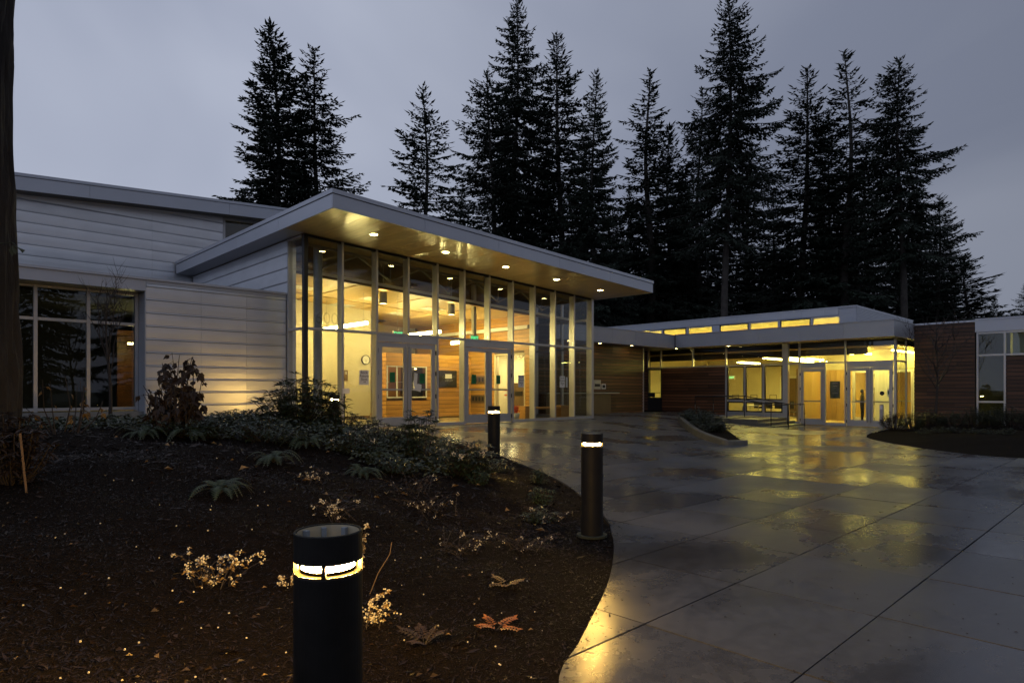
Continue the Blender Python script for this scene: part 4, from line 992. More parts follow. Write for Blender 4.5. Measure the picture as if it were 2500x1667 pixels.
for k in range(5):
    a, b = yv[k+1]+.034, yv[k]-.034
    for z0, z1 in ((3.64, 3.712), (2.80, 2.87), (1.03, 1.10), (.02, .1)):
        if k and z0 < 2: continue
        part('rail', MB().box(XC+.01, XC+.09, a, b, z0, z1), 'alu', cb)
    part('pane', MB().box(XC+.045, XC+.055, a, b, 2.872, 3.638), 'glass_dark', cb)
    if k == 0: part('pane', MB().box(XC+.045, XC+.055, a, b, 1.102, 2.798), 'glass_dark', cb); part('pane', MB().box(XC+.045, XC+.055, a, b, .102, 1.028), 'glass_dark', cb)
    else:
        z = .02
        while z < 2.78: block('cedar_plank', 'cedar_dim', cb, XC+.03, XC+.058, a, b, z+.003, min(z+.118, 2.79)); z += .145
part('wall_core', MB().box(XC+.07, XC+.2, ya-8.8, yv[1]-.04, -.1, 2.79), 'black', cb)
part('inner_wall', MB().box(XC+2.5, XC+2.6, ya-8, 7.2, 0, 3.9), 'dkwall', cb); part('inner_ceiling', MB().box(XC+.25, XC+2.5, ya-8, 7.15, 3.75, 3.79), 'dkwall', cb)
part('blind', MB().box(XC+.18, XC+.19, yv[2]+.05, yv[1]-.22, 2.85, 3.68), 'cream', cb); part('lamp', MB().box(XC+.5, XC+.62, yv[3], yv[1]-.3, 3.2, 3.25), 'tube_r', cb)
part('inner_partition', MB().box(XC+.2, XC+2.4, yv[1]-.14, yv[1]-.10, 0, 3.74), 'dkwall', cb)

# ================================================================== ISLAND PLANTER, STEPS, HANDRAILS
isl = thing('island_planter', 'curved concrete kerb planter rising at its left end between plaza and lower doors', 'planter', (20, 10.5, 0))
KO = smooth_curve([(16.75, 8.05), (15.95, 8.22), (16.22, 8.79), (17.34, 9.97), (19.17, 11.42), (20.9, 12.71), (22.3, 13.6), (23.2, 13.75), (23.6, 13.2), (22.6, 12.2), (20.4, 10.6)], 6)
km = MB(); kw = .18; cen = np.array([21.0, 11.4])
kk = len(KO)
def kz(i): 
    f = min(1, i/(kk*0.62)); return 0.13+0.13*sstep(0.0, 1.0, f)
for i in range(kk):
    p = KO[i]; d = KO[min(i+1, kk-1)]-KO[max(i-1, 0)]; d /= np.linalg.norm(d); nrm = np.array([d[1], -d[0]])
    g0 = zg(*p)-.05; zt = zg(*p)+kz(i)
    for (o_, zz) in ((0, g0), (0.01, zt-.02), (.03, zt), (kw-.03, zt), (kw-.01, zt-.02), (kw, g0)): km.v.append((p[0]+nrm[0]*o_, p[1]+nrm[1]*o_, zz))
for i in range(kk-1):
    for j in range(5): a = i*6+j; km.f.append((a, a+6, a+7, a+1))
km.f.append((0, 1, 2, 3, 4, 5)); km.f.append(tuple(range((kk-1)*6+5, (kk-1)*6-1, -1)))
part('kerb', km, 'kerb', isl, smooth=False)
KI = []
for i in range(kk):
    p = KO[i]; d = KO[min(i+1, kk-1)]-KO[max(i-1, 0)]; d /= np.linalg.norm(d); KI.append((p[0]+d[1]*kw*.9, p[1]-d[0]*kw*.9, zg(*p)+kz(i)-.05))
sm = MB(); sm.v = KI+[(21.0, 11.6, .45)]; c_ = len(KI)
for i in range(c_): sm.f.append((i, (i+1) % c_, c_))
part('soil', sm, 'mulch', isl)
st = thing('entrance_steps', 'short concrete flight of steps down to the lower glass doors', 'steps', (26.4, 12.2, 0))
for k in range(3): part('step', MB().box(25.2, 28.08, 11.0+.36*k, 12.9, -.05+.12*k-.0, .06+.12*(k)), 'kerb', st)
part('landing', MB().box(24.6, 28.08, 12.902, 14.0, 0, .33), 'kerb', st)
def handrail(pts, posts, lab):
    o = thing('handrail', lab, 'handrail', posts[0][0], 'steel handrails at the steps')
    part('rail', MB().tube(pts, .022, 8), 'dark_frame', o, smooth=True)
    for (b, t) in posts: part('post', MB().tube([b, t], .02, 8), 'dark_frame', o, smooth=True)
for (x, lab) in ((25.3, 'thin steel handrail on the plaza side of the steps'), (26.9, 'thin steel handrail between steps and windows')):
    zt = .33
    handrail([(x, 14.6, zt+.55), (x, 14.6, zt+.92), (x, 13.1, zt+.92), (x, 11.2, .92), (x, 10.5, .92), (x, 10.5, .5)], [((x, 14.6, zt-.05), (x, 14.6, zt+.55)), ((x, 13.1, zt-.05), (x, 13.1, zt+.9)), ((x, 11.2, -.02), (x, 11.2, .9)), ((x, 10.5, -.02), (x, 10.5, .5))], lab)
# ================================================================== BOLLARDS
def bollard(x, y, ztop, lab, lens='lens'):
    H, r = 1.07, .114; z0 = ztop-H
    o = thing('bollard_light', lab, 'bollard light', (x, y, z0), 'round bollard lights')
    zs0, zs1 = H-.134, H-.096            # light slot
    def L(p): return [(a, z0+b) for a, b in p]
    part('body', MB().lathe(L([(0, .0), (r, .0), (r, zs0-.008), (r-.003, zs0-.001), (r-.006, zs0-.010), (0, zs0-.012)]), x, y, 48), 'bollard', o, smooth=False)
    part('base_plate', MB().lathe(L([(r+.002, .02), (r+.045, .02), (r+.045, .0), (r+.002, -.02)]), x, y, 40), 'earth', o)
    part('ledge', MB().lathe(L([(r-.004, zs0-.001), (.092, zs0+.001), (.091, zs0+.012)]), x, y, 48), 'ledge', o)
    part('lens', MB().lathe(L([(.088, zs0+.012), (.090, zs1+.004)]), x, y, 40), lens, o, smooth=True)
    part('hood', MB().lathe(L([(r, zs1), (r, H-.003), (r-.003, H), (r-.009, H), (r-.010, H-.004), (r-.010, zs1+.008), (.088, zs1+.006), (.092, zs1)]), x, y, 48, True), 'bollard', o, smooth=False)
    part('hood_floor', MB().lathe(L([(0, zs1+.012), (r-.011, zs1+.012)]), x, y, 40), 'bollard_in', o)
    part('hood_lining', MB().lathe(L([(r-.0115, zs1+.013), (r-.0115, H-.004)]), x, y, 40), 'bollard_in', o, smooth=True)
    for k, a in enumerate((.45, 1.25, 2.0, 4.3)):
        c_, s_ = math.cos(a), math.sin(a)
        f = MB(); p = lambda u, v, w: (x+c_*u-s_*v, y+s_*u+c_*v, z0+w)
        f.hexa([p(.084, -.008, zs1+.013), p(.1015, -.008, zs1+.013), p(.1015, .008, zs1+.013), p(.084, .008, zs1+.013), p(.084, -.008, H-.010), p(.1015, -.008, H-.010), p(.1015, .008, H-.010), p(.084, .008, H-.010)])
        part('fin', f, 'colgrey', o)
        a = k*math.pi/2+.95; c_, s_ = math.cos(a), math.sin(a)
        f = MB(); f.hexa([p(.1, -.007, zs0-.004), p(r, -.007, zs0-.004), p(r, .007, zs0-.004), p(.1, .007, zs0-.004), p(.1, -.007, zs1+.004), p(r, -.007, zs1+.004), p(r, .007, zs1+.004), p(.1, .007, zs1+.004)])
        part('strut', f, 'bollard', o)
    return o
bollard(1.052, 2.0, 1.032, 'nearest black bollard light, its glowing ring seen from above', 'lens_near')
bollard(5.19, 4.19, 1.06, 'black bollard light at the curved bed edge beside the paving')
bollard(7.87, 8.66, 1.215, 'black bollard light in front of the right lobby doors')
bollard(6.85, 12.75, 1.41, 'farthest bollard light, in the shrubs before the corner glass', 'lens_dim')

# ================================================================== CONIFERS
BR = {}
def branch_template(key, L, var, droop, sparse):
    """needle sprays of one branch of length L along +x, as kites (local coordinates)"""
    if (key, L, var) in BR: return BR[key, L, var]
    r = random.Random('%s%s%s' % (key, L, var)); V = []
    def kite(p, d, w, up):
        s = d.cross(up)
        if s.length < 1e-4: s = Vector((0, 1, 0))
        s.normalize(); q = p+d*.42; V.extend([p, q+s*w, p+d, q-s*w*.85])
    def B(s): return Vector((L*s, 0, L*(-droop*s*s*.75+.6*droop*s**4)))
    ns = max(4, int(L/.17)); s0 = .06 if L < 1.5 else .14
    for j in range(ns):
        s = s0+(1-s0)*(j+r.random()*.8)/ns
        if r.random() < sparse*.45: continue
        p = B(min(s, 1.0)); tan = (B(min(1, s+.05))-B(s-.05)).normalized()
        wl = min(1.15, .14+.36*L*(1-s)**.75)*r.uniform(.6, 1.25)
        for sd in (-1, 1):
            d = (tan*r.uniform(.5, 1.0)+Vector((0, sd*r.uniform(.45, .95), -r.uniform(.05, .55)*(.4+droop)))).normalized()
            q = max(1, int(wl/.17))
            for e in range(q):
                st = p+d*(wl*e/q)+Vector((0, 0, -.14*(e/q)**2*wl))
                d2 = (d+Vector((r.uniform(-.5, .5), r.uniform(-.5, .5), r.uniform(-.5, .25)))).normalized(); up = Vector((r.uniform(-.9, .9), r.uniform(-.9, .9), 1)).normalized()
                ln = r.uniform(.20, .42)*(1 if L > 1 else .7); kite(st, d2*ln, ln*r.uniform(.17, .28), up)
                if r.random() < .6:
                    d3 = Vector((d.x*.5+r.uniform(-.4, .4), d.y*.5+r.uniform(-.4, .4), -r.uniform(.2, .9))).normalized(); kite(st, d3*ln*.9, ln*.22, Vector((r.uniform(-1, 1), r.uniform(-1, 1), .3)).normalized())
    for k in range(3): kite(B(.86+.05*k), (B(1)-B(.85)).normalized()*.34, .07, Vector((r.random()-.5, r.random()-.5, 1)).normalized())
    BR[key, L, var] = np.array([tuple(v) for v in V]); return BR[key, L, var]
LV = (.35, .6, 1.0, 1.5, 2.1, 2.9, 3.8, 4.9)
def conifer(seed, H, Rm, base, nb=300, sparse=0.0, droop=.35, top_pow=.7, lean=0.0, gap=.0):
    """crown mesh builder and trunk builder for one fir; H total height, Rm widest branch, base = start of the live crown"""
    r = random.Random(seed); tr = MB(); rt = .0115*H; CH = []
    pts = [Vector((.25*math.sin(k*.5+seed), .2*math.sin(k*.8+seed), H*k/11)) for k in range(12)]
    tr.tube(pts, [rt*(1-k/11.3)**.9+.01 for k in range(12)], 9)
    def axis(z):
        k = min(10.999, z/H*11); i = int(k); return pts[i].lerp(pts[i+1], k-i)
    az = r.random()*6.28; bulge = [r.uniform(.66, 1.2) for _ in range(40)]
    for k in range(nb):
        u = (k+r.random())/nb; u = u**0.85
        z = H*(base+(1-base)*u); az += 2.4+r.uniform(-.5, .5)
        prof = min(1.0, ((1-u)/.80)**top_pow)*(.70+.30*min(1, u*4+.1))
        sect = bulge[int((az % 6.283)/6.283*8)+8*int(min(4, u*5))]
        Lb = max(.28, Rm*prof*sect*r.uniform(.70, 1.12))
        if r.random() < .10+sparse*.3: Lb *= r.uniform(.35, .65)
        if r.random() < .06 and u < .85: Lb *= 1.25
        if r.random() < gap: continue
        el = math.radians(-12+46*u**1.4+r.uniform(-9, 9)); o = axis(z)
        i = min(range(len(LV)), key=lambda q: abs(LV[q]-Lb)); T = branch_template('%.2f%.2f' % (droop, sparse), LV[i], r.randint(0, 3), droop*(1-u*.6 if False else 1), sparse)
        f = Lb/LV[i]; ca, sa, ce, se = math.cos(az), math.sin(az), math.cos(el), math.sin(el); sg = r.choice((-1, 1))
        P = T*np.array([f, f*sg, f*(1-.55*u)]); x = P[:, 0]*ce-P[:, 2]*se*.3; zz_ = P[:, 0]*se+P[:, 2]
        CH.append(np.stack([o.x+x*ca-P[:, 1]*sa, o.y+x*sa+P[:, 1]*ca, o.z+zz_], 1))
        q = [o+Vector((ca*ce, sa*ce, se))*(Lb*s)+Vector((0, 0, Lb*(1-.55*u)*(-droop*s*s*.75+.6*droop*s**4))) for s in (0, .3, .6, .92)]
        tr.tube(q, [.010+.009*Lb*(1-j/3.2) for j in range(4)], 3, False)
    top = pts[-1]
    for k in range(14):
        d = Vector((r.uniform(-.5, .5), r.uniform(-.5, .5), .55))*r.uniform(.3, .6); p = top+Vector((0, 0, -1.4*r.random())); s = d.cross(Vector((r.random(), r.random(), .1))).normalized()*.06
        CH.append(np.array([tuple(p), tuple(p+d*.4+s), tuple(p+d), tuple(p+d*.4-s)]))
    for k in range(int(80*base)):                       # dead stubs below the crown
        z = H*base*(.2+.8*r.random()); a = r.random()*6.28; o = axis(z); l = r.uniform(.4, 2.0)
        tr.tube([o, o+Vector((math.cos(a)*l, math.sin(a)*l, -.15*l))], [.03, .008], 3, False)
    return np.concatenate(CH), tr
PROTO = {}
def proto(key, *a, **k):
    mat = k.pop('mat', 'needle'); V, tr = conifer(*a, **k)
    me = bpy.data.meshes.new('crown'); n = len(V)
    me.vertices.add(n); me.vertices.foreach_set('co', V.astype(np.float32).ravel()); me.loops.add(n); me.loops.foreach_set('vertex_index', np.arange(n, dtype=np.int32))
    me.polygons.add(n//4); me.polygons.foreach_set('loop_start', np.arange(0, n, 4, dtype=np.int32)); me.update(calc_edges=True)
    me.materials.append(M[mat]); mt_ = mesh_of('trunk', tr, smooth=True); mt_.materials.append(M['firbark']); PROTO[key] = (me, mt_, a[1], a[2]); print(key, n//4)
proto('wide', 11, 28, 5.8, .04, 330, droop=.42, top_pow=.70)
proto('full', 12, 27, 5.0, .08, 310, sparse=.2, droop=.34, top_pow=.68)
proto('tall', 13, 31, 5.0, .42, 250, sparse=.30, droop=.60, top_pow=.60)
proto('thin', 14, 27, 4.2, .14, 230, sparse=.35, droop=.38, top_pow=.74, gap=.10)
proto('ragged', 15, 29, 5.0, .14, 250, sparse=.35, droop=.35, top_pow=.55, gap=.08)
proto('young', 16, 14, 4.2, .02, 240, droop=.3, top_pow=.85)
proto('gappy', 17, 24, 5.2, .10, 240, sparse=.35, droop=.22, top_pow=.76, gap=.05)
def fir(xD, yD, f, key, lab, rot=0.0, wide=1.0, z0=None):
    x, y = xD*2500/2352, yD*2500/2352
    p = at_f(x, y, f); zb_ = .0; H = p[2]-zb_
    me, mt_, PH, PR = PROTO[key]
    o = thing('fir_tree', lab, 'tree', (p[0], p[1], zb_), 'tall firs behind the buildings')
    s = H/PH; o.scale = (s*wide, s*wide, s); o.rotation_euler = (0, 0, rot)
    for nm, q in (('crown', me), ('trunk', mt_)):
        c = _link(bpy.data.objects.new(nm, q)); c.parent = o
    return o
TR = [
 (630, 58, 43, 'wide', 'broad dark fir, taller one of the left pair above the tall hall', .4, 1.18),
 (726, 108, 45, 'ragged', 'fir on the right of the left pair, behind the entrance roof corner', 2.2, 1.12),
 (975, 204, 42, 'gappy', 'open crowned fir standing alone between the left pair and the main stand', 1.0, 1.15),
 (1128, 165, 46, 'ragged', 'ragged fir at the left end of the main stand, half hidden by a taller one', 3.0, 1.12),
 (1186, 0, 50, 'tall', 'very tall fir with drooping top at the left of the main stand', 4.1, .84),
 (1284, 74, 48, 'full', 'dense pointed fir right of the very tall left one', 5.0, 1.12),
 (1366, 166, 44, 'wide', 'dense fir with stepped outline above the middle of the entrance roof', 2.7, .86),
 (1490, 163, 49, 'thin', 'slim fir with open top above the right end of the entrance roof', .7, 1.35),
 (1541, 292, 54, 'young', 'small pointed fir just right of the slim one over the roof end', 1.9, .95),
 (1606, 206, 52, 'ragged', 'fir hidden at the left shoulder of the tallest trunk', .2, 1.0),
 (1671, -2, 42, 'tall', 'tallest fir with a long bare trunk above the clerestory', 2.0, .92),
 (1850, 164, 48, 'full', 'dense pointed fir right of the tallest bare trunked one', 1.4, 1.25),
 (1903, 250, 50, 'wide', 'shorter dense fir in front of the narrow topped one', 4.4, .75),
 (1946, 118, 46, 'thin', 'narrow open topped fir between two dense firs on the right', 3.3, 1.2),
 (2070, 136, 43, 'tall', 'broad fir with a straight trunk, last tall one on the right', 5.2, 1.05),
 (2158, 450, 52, 'wide', 'lower fir leaning out on the right side of the stand', .9, 1.15),
 (2215, 590, 56, 'young', 'small wide fir at the right foot of the stand', 3.9, 1.9),
 (2284, 680, 95, 'young', 'tiny far fir standing alone in the sky gap at right', 1.1, .95),
 (2352, 650, 90, 'full', 'far fir at the right edge of the picture', 2.0, 1.3),
]
for a in TR: fir(*a[:5], rot=a[5], wide=a[6])
r3 = random.Random(21)
FILL = [(1060, 420, 'gappy', 'half height fir between the open crowned one and the main stand'), (1250, 380, 'ragged', 'half hidden fir low between the very tall left fir and the dense pointed one'), (1440, 430, 'full', 'half height fir left of the slim open topped one'),
 (1580, 420, 'gappy', 'half height open fir below the left shoulder of the tallest trunk'), (1720, 330, 'ragged', 'fir close behind the tallest trunk on its right'), (1775, 440, 'full', 'half height fir between the tallest trunk and the dense pointed right one'),
 (1985, 380, 'gappy', 'half height fir between the narrow topped one and the last tall one'), (2110, 400, 'full', 'half height fir behind the right side of the last tall one'), (1330, 520, 'young', 'low dark fir above the middle of the entrance fascia'),
 (1500, 560, 'young', 'low dark fir above the right tip of the entrance roof'), (1640, 590, 'young', 'low fir left of the foot of the tallest trunk'), (1820, 560, 'young', 'low fir above the third clerestory window'), (1930, 520, 'full', 'low fir above the right end of the clerestory'),
 (2060, 560, 'young', 'low fir at the foot of the last tall one'), (1210, 560, 'young', 'low fir just above the entrance fascia, below the very tall left one'), (930, 480, 'young', 'low fir left of the open crowned one, cut by the roof edge'), (700, 420, 'full', 'fir filling the gap low between the left pair'),
 (790, 470, 'young', 'low fir right of the left pair at the roof corner'), (560, 440, 'young', 'low fir left of the left pair above the tall hall'), (2140, 600, 'young', 'low fir above the corner of the meeting wing roof'),
 (1400, 480, 'wide', 'low broad fir behind the stepped fir, above the roof'), (1560, 500, 'ragged', 'low ragged fir over the right half of the roof overhang'), (1880, 470, 'ragged', 'low ragged fir under the shorter dense one'), (1715, 520, 'wide', 'broad low fir right of the foot of the tallest trunk'), (2005, 560, 'wide', 'broad low fir behind the right end of the clerestory roof'), (2105, 540, 'wide', 'broad low fir behind the corner of the clerestory'), (1960, 440, 'full', 'dense fir half hidden left of the last tall one'), (2185, 560, 'full', 'low dense fir beside the one leaning out at right'), (1480, 590, 'young', 'lowest fir beyond the roof tip'), (1770, 600, 'young', 'lowest fir behind the middle of the clerestory')]
for x, y, key, lab in FILL:
    o = fir(x, y, 55+r3.random()*10, key, lab, r3.random()*6, r3.uniform(.95, 1.3)); o['group'] = 'shorter firs filling the stand'
# firs across the drive, behind the camera: what the glass and wet paving mirror
for k, (X, Y, key, s, lab) in enumerate(((16, -30, 'wide', 1.0, ''), (24, -34, 'ragged', 1.0, ''), (31, -30, 'full', .9, ''), (40, -34, 'tall', .9, ''), (8, -34, 'full', .9, ''), (47, -27, 'gappy', .9, ''))):
    me, mt_, PH, PR = PROTO[key]; o = thing('fir_tree', 'fir across the drive mirrored in the glass', 'tree', (X, Y, -.3), 'firs mirrored in the glass'); o.scale = (s, s, s); o.rotation_euler = (0, 0, k*1.3)
    for nm, q in (('crown', me), ('trunk', mt_)): c = _link(bpy.data.objects.new(nm, q)); c.parent = o

# big trunk at the left edge of the picture
tp = at_f(-80, 700, 5.6); bt = MB(); nn, hh = 72, 90; zb0 = zbed(tp[0], tp[1])-.1; r4 = random.Random(5)
from mathutils import noise as mnoise
for i in range(hh+1):
    z = 9.0*i/hh
    for j in range(nn):
        th = 2*math.pi*j/nn; rr = .335+.0050*(z-2.6)**2
        v = mnoise.noise(Vector((math.cos(th)*3.6, math.sin(th)*3.6, z*.75))); w = mnoise.noise(Vector((math.cos(th)*10, math.sin(th)*10, z*2.4)))
        rr += .05*(abs(v)**.6-.4)+.030*w+.03*math.sin(z*.9+1)
        bt.v.append((tp[0]+rr*math.cos(th), tp[1]+rr*math.sin(th), zb0+z))
for i in range(hh):
    for j in range(nn): a = i*nn+j; b = i*nn+(j+1) % nn; bt.f.append((a, b, b+nn, a+nn))
o = thing('old_fir', 'massive dark furrowed trunk cut off by the left edge of the picture', 'tree', (tp[0], tp[1], zb0)); part('trunk', bt, 'bark', o, smooth=False)
sp = at_f(30, 598, 5.45); lf = MB(); 
lf.tube([(sp[0]-.12, sp[1]+.05, sp[2]), (sp[0], sp[1], sp[2]+.02), (sp[0]+.05, sp[1], sp[2]-.03)], .004, 4)
for d in ((.07, -.06), (.02, -.08), (.0, -.1)): lf.quad((sp[0], sp[1], sp[2]), (sp[0]+d[0]+.02, sp[1]+.01, sp[2]+d[1]*.5), (sp[0]+d[0], sp[1], sp[2]+d[1]), (sp[0]+d[0]-.025, sp[1]-.01, sp[2]+d[1]*.5))
part('sprout', lf, 'hedge', o)

# ================================================================== PLANTS
def leaf(m, p, d, l, w, up=None, fold=.25, r=random):
    """a pointed leaf of four faces folded along the midrib, drooping at the tip"""
    p = Vector(p); d = Vector(d).normalized(); up = Vector(up) if up is not None else Vector((0, 0, 1))
    s = d.cross(up)
    if s.length < 1e-3: s = Vector((1, 0, 0))
    s.normalize(); u = s.cross(d); n = len(m.v)
    a = p+d*l*.5+u*l*.03; t = p+d*l-u*l*.10
    m.v += [tuple(p), tuple(p+d*l*.42+s*w+u*w*fold*2), tuple(t), tuple(p+d*l*.42-s*w+u*w*fold*2), tuple(a-u*w*.2)]
    m.f += [(n, n+1, n+4), (n+1, n+2, n+4), (n+2, n+3, n+4), (n+3, n, n+4)]
def rvec(r, h=1.0): a = r.random()*6.2832; return Vector((math.cos(a), math.sin(a), 0))*h
def rhodo(x, y, R_, H, ns, seed, lab, name='rhododendron', mat='rhodo', ll=.13, grp=None, berries=0, zf=zbed):
    r = random.Random(seed); z0 = zf(x, y); st = MB(); lv = MB(); bb = MB()
    o = thing(name, lab, 'shrub', (x, y, z0), grp)
    for k in range(ns):
        a = r.random()*6.2832; q = R_*math.sqrt(r.random()); hgt = H*(1-.55*(q/R_)**1.6)*r.uniform(.72, 1.05)
        tip = Vector((x+q*math.cos(a), y+q*math.sin(a), z0+hgt)); b = Vector((x+q*.25*math.cos(a), y+q*.25*math.sin(a), z0-.03))
        mid = b.lerp(tip, .55)+Vector((0, 0, -.06*H)); st.tube([b, mid, tip], [.009, .006, .004], 4, False)
        dirv = (tip-mid).normalized()
        for lev in range(3 if r.random() < .6 else 5):
            c = tip-dirv*lev*ll*.75; n = r.randint(6, 9); ph = r.random()*6
            for i in range(n):
                th = ph+6.2832*i/n+r.uniform(-.25, .25); d = Vector((math.cos(th), math.sin(th), r.uniform(-.25, .55) if lev == 0 else r.uniform(-.5, .2)))
                leaf(lv, c, d, ll*r.uniform(.75, 1.2), ll*.13*r.uniform(.85, 1.2), r=r)
        if berries and r.random() < berries:
            for _ in range(10): c = tip+Vector((r.gauss(0, .022), r.gauss(0, .022), .02+r.gauss(0, .02))); ball(bb, c, .008)
    part('stems', st, 'twig', o); part('foliage', lv, mat, o)
    if bb.v: part('flower_heads', bb, 'berry', o, kind='stuff')
    return o
def ball(m, c, r):
    n = len(m.v); x, y, z = c
    P = [(0, 0, 1), (.894, 0, .447), (.276, .851, .447), (-.724, .526, .447), (-.724, -.526, .447), (.276, -.851, .447), (.724, .526, -.447), (-.276, .851, -.447), (-.894, 0, -.447), (-.276, -.851, -.447), (.724, -.526, -.447), (0, 0, -1)]
    m.v += [(x+r*a, y+r*b, z+r*c_) for a, b, c_ in P]
    for f in ((0, 1, 2), (0, 2, 3), (0, 3, 4), (0, 4, 5), (0, 5, 1), (1, 6, 2), (2, 7, 3), (3, 8, 4), (4, 9, 5), (5, 10, 1), (6, 7, 2), (7, 8, 3), (8, 9, 4), (9, 10, 5), (10, 6, 1), (11, 7, 6), (11, 8, 7), (11, 9, 8), (11, 10, 9), (11, 6, 10)): m.f.append(tuple(n+k for k in f))
def fern(x, y, R_, nf, seed, lab, mat='fernleaf', tilt=None, grp='sword ferns in the planting bed'):
    r = random.Random(seed); z0 = zbed(x, y); m = MB(); st = MB(); o = thing('sword_fern', lab, 'fern', (x, y, z0), grp)
    nf = int(nf*1.5)
    for k in range(nf):
        a = 6.2832*k/nf+r.uniform(-.3, .3); l = R_*r.uniform(.7, 1.1); l *= .8; up = r.uniform(.6, 1.15); d = Vector((math.cos(a), math.sin(a), 0)); sd = d.cross(Vector((0, 0, 1)))
        def P(s): return Vector((x, y, z0))+d*l*(s*.95)+Vector((0, 0, l*(up*1.5*s-up*1.55*s*s)))
        n = 18; st.tube([P(j/5) for j in range(6)], .003, 3, False)
        for j in range(2, n):
            s = j/n; p = P(s); t = (P(min(1, s+.04))-P(s-.04)).normalized(); w = l*.20*math.sin(min(1, s*2.2)*1.57)*(1-s**3)+.006
            for q in (-1, 1):
                dd = (sd*q+t*.35+Vector((0, 0, -.15))).normalized(); e = p+dd*w; h = t*(l/n*.42); i = len(m.v)
                m.v += [tuple(p-h), tuple(p+h), tuple(e+h*.3)]; m.f.append((i, i+1, i+2))
    part('fronds', m, mat, o); part('stalks', st, 'twig', o); return o
def bed_at(xD, yD):                       # point of the planted mound under a photo position
    x, y = xD*2500/2352, yD*2500/2352; lo = 1.2; prev = None
    f = 1.4
    while f < 17:
        p = at_f(x, y, f)
        if p[2] < zbed(p[0], p[1]): break
        f += .04
    return at_f(x, y, f)
# big rhododendron and its neighbours along the crest
p = at_f(690*1.063, 970*1.063, 10.6); rhodo(p[0], p[1], .74, .84, 60, 1, 'large rhododendron in front of the corner glass and the lit siding', ll=.17)
p = at_f(965*1.063, 985*1.063, 9.6); rhodo(p[0], p[1], .42, .85, 20, 2, 'upright rhododendron in front of the left lobby doors', ll=.15)
p = at_f(1052*1.063, 990*1.063, 9.0); rhodo(p[0], p[1], .45, .50, 26, 3, 'rhododendron with pale flower heads right of the left lobby doors', ll=.13, berries=.5)
p = at_f(1098*1.063, 1030*1.063, 9.4); rhodo(p[0], p[1], .38, .50, 22, 4, 'rhododendron at the foot of the bollard by the right lobby doors', ll=.12)
p = at_f(560*1.063, 985*1.063, 11.2); rhodo(p[0], p[1], .7, .30, 44, 5, 'low spreading shrub in front of the brightest siding', ll=.10)
p = at_f(790*1.063, 985*1.063, 10.4); rhodo(p[0], p[1], .6, .42, 36, 6, 'low shrub below the farthest bollard', ll=.11)
p = at_f(870*1.063, 990*1.063, 9.9); rhodo(p[0], p[1], .55, .34, 30, 7, 'low shrub left of the upright rhododendron', ll=.10)
p = at_f(300*1.063, 985*1.063, 11.0); rhodo(p[0], p[1], .9, .26, 46, 8, 'low dark shrub under the recessed window', ll=.09, mat='hedge')
p = at_f(180*1.063, 990*1.063, 10.8); rhodo(p[0], p[1], .8, .24, 36, 9, 'low dark shrub at the left end of the recessed windows', ll=.09, mat='hedge')
p = at_f(28*1.063, 960*1.063, 5.3); rhodo(p[0], p[1], .34, .62, 46, 10, 'brown leaved shrub at the foot of the massive trunk', mat='brownleaf', ll=.10)
p = bed_at(1235, 1110); rhodo(p[0], p[1], .22, .22, 16, 21, 'small green shrub near the bed edge, upper one of the bright three', mat='fernleaf', ll=.075, name='salal')
p = bed_at(1245, 1158); rhodo(p[0], p[1], .18, .26, 16, 22, 'small round leaved shrub left of the edge bollard, middle one of the bright three', mat='fernleaf', ll=.07, name='salal')
p = bed_at(1240, 1200); rhodo(p[0], p[1], .20, .18, 16, 23, 'dim low shrub left of the foot of the edge bollard', mat='rhodo', ll=.07, name='salal')
p = bed_at(1095, 1110); rhodo(p[0], p[1], .20, .24, 14, 24, 'small yellow green shrub in the middle of the mulch slope', mat='fernleaf', ll=.07, name='salal')
for k, (xD, yD, R_, H, n_, bb_, lab) in enumerate(((818, 1042, .36, .36, 26, .25, 'leafy clump with pale flower heads in the middle of the bed'), (905, 1085, .32, .22, 20, 0, 'low leafy clump on the slope below the left doors'), (1020, 1040, .32, .26, 22, .12, 'leafy clump below the flowering rhododendron'), (615, 1012, .5, .32, 30, 0, 'spreading leafy clump under the large rhododendron'), (1150, 1085, .2, .18, 14, 0, 'small leafy clump at the foot of the far bed edge'), (470, 1005, .5, .26, 26, 0, 'spreading leafy clump right of the brown lobed shrub'))):
    p = bed_at(xD, yD); rhodo(p[0], p[1], R_, H, n_, 170+k, lab, mat='rhodo', ll=.085, name='salal', berries=bb_)
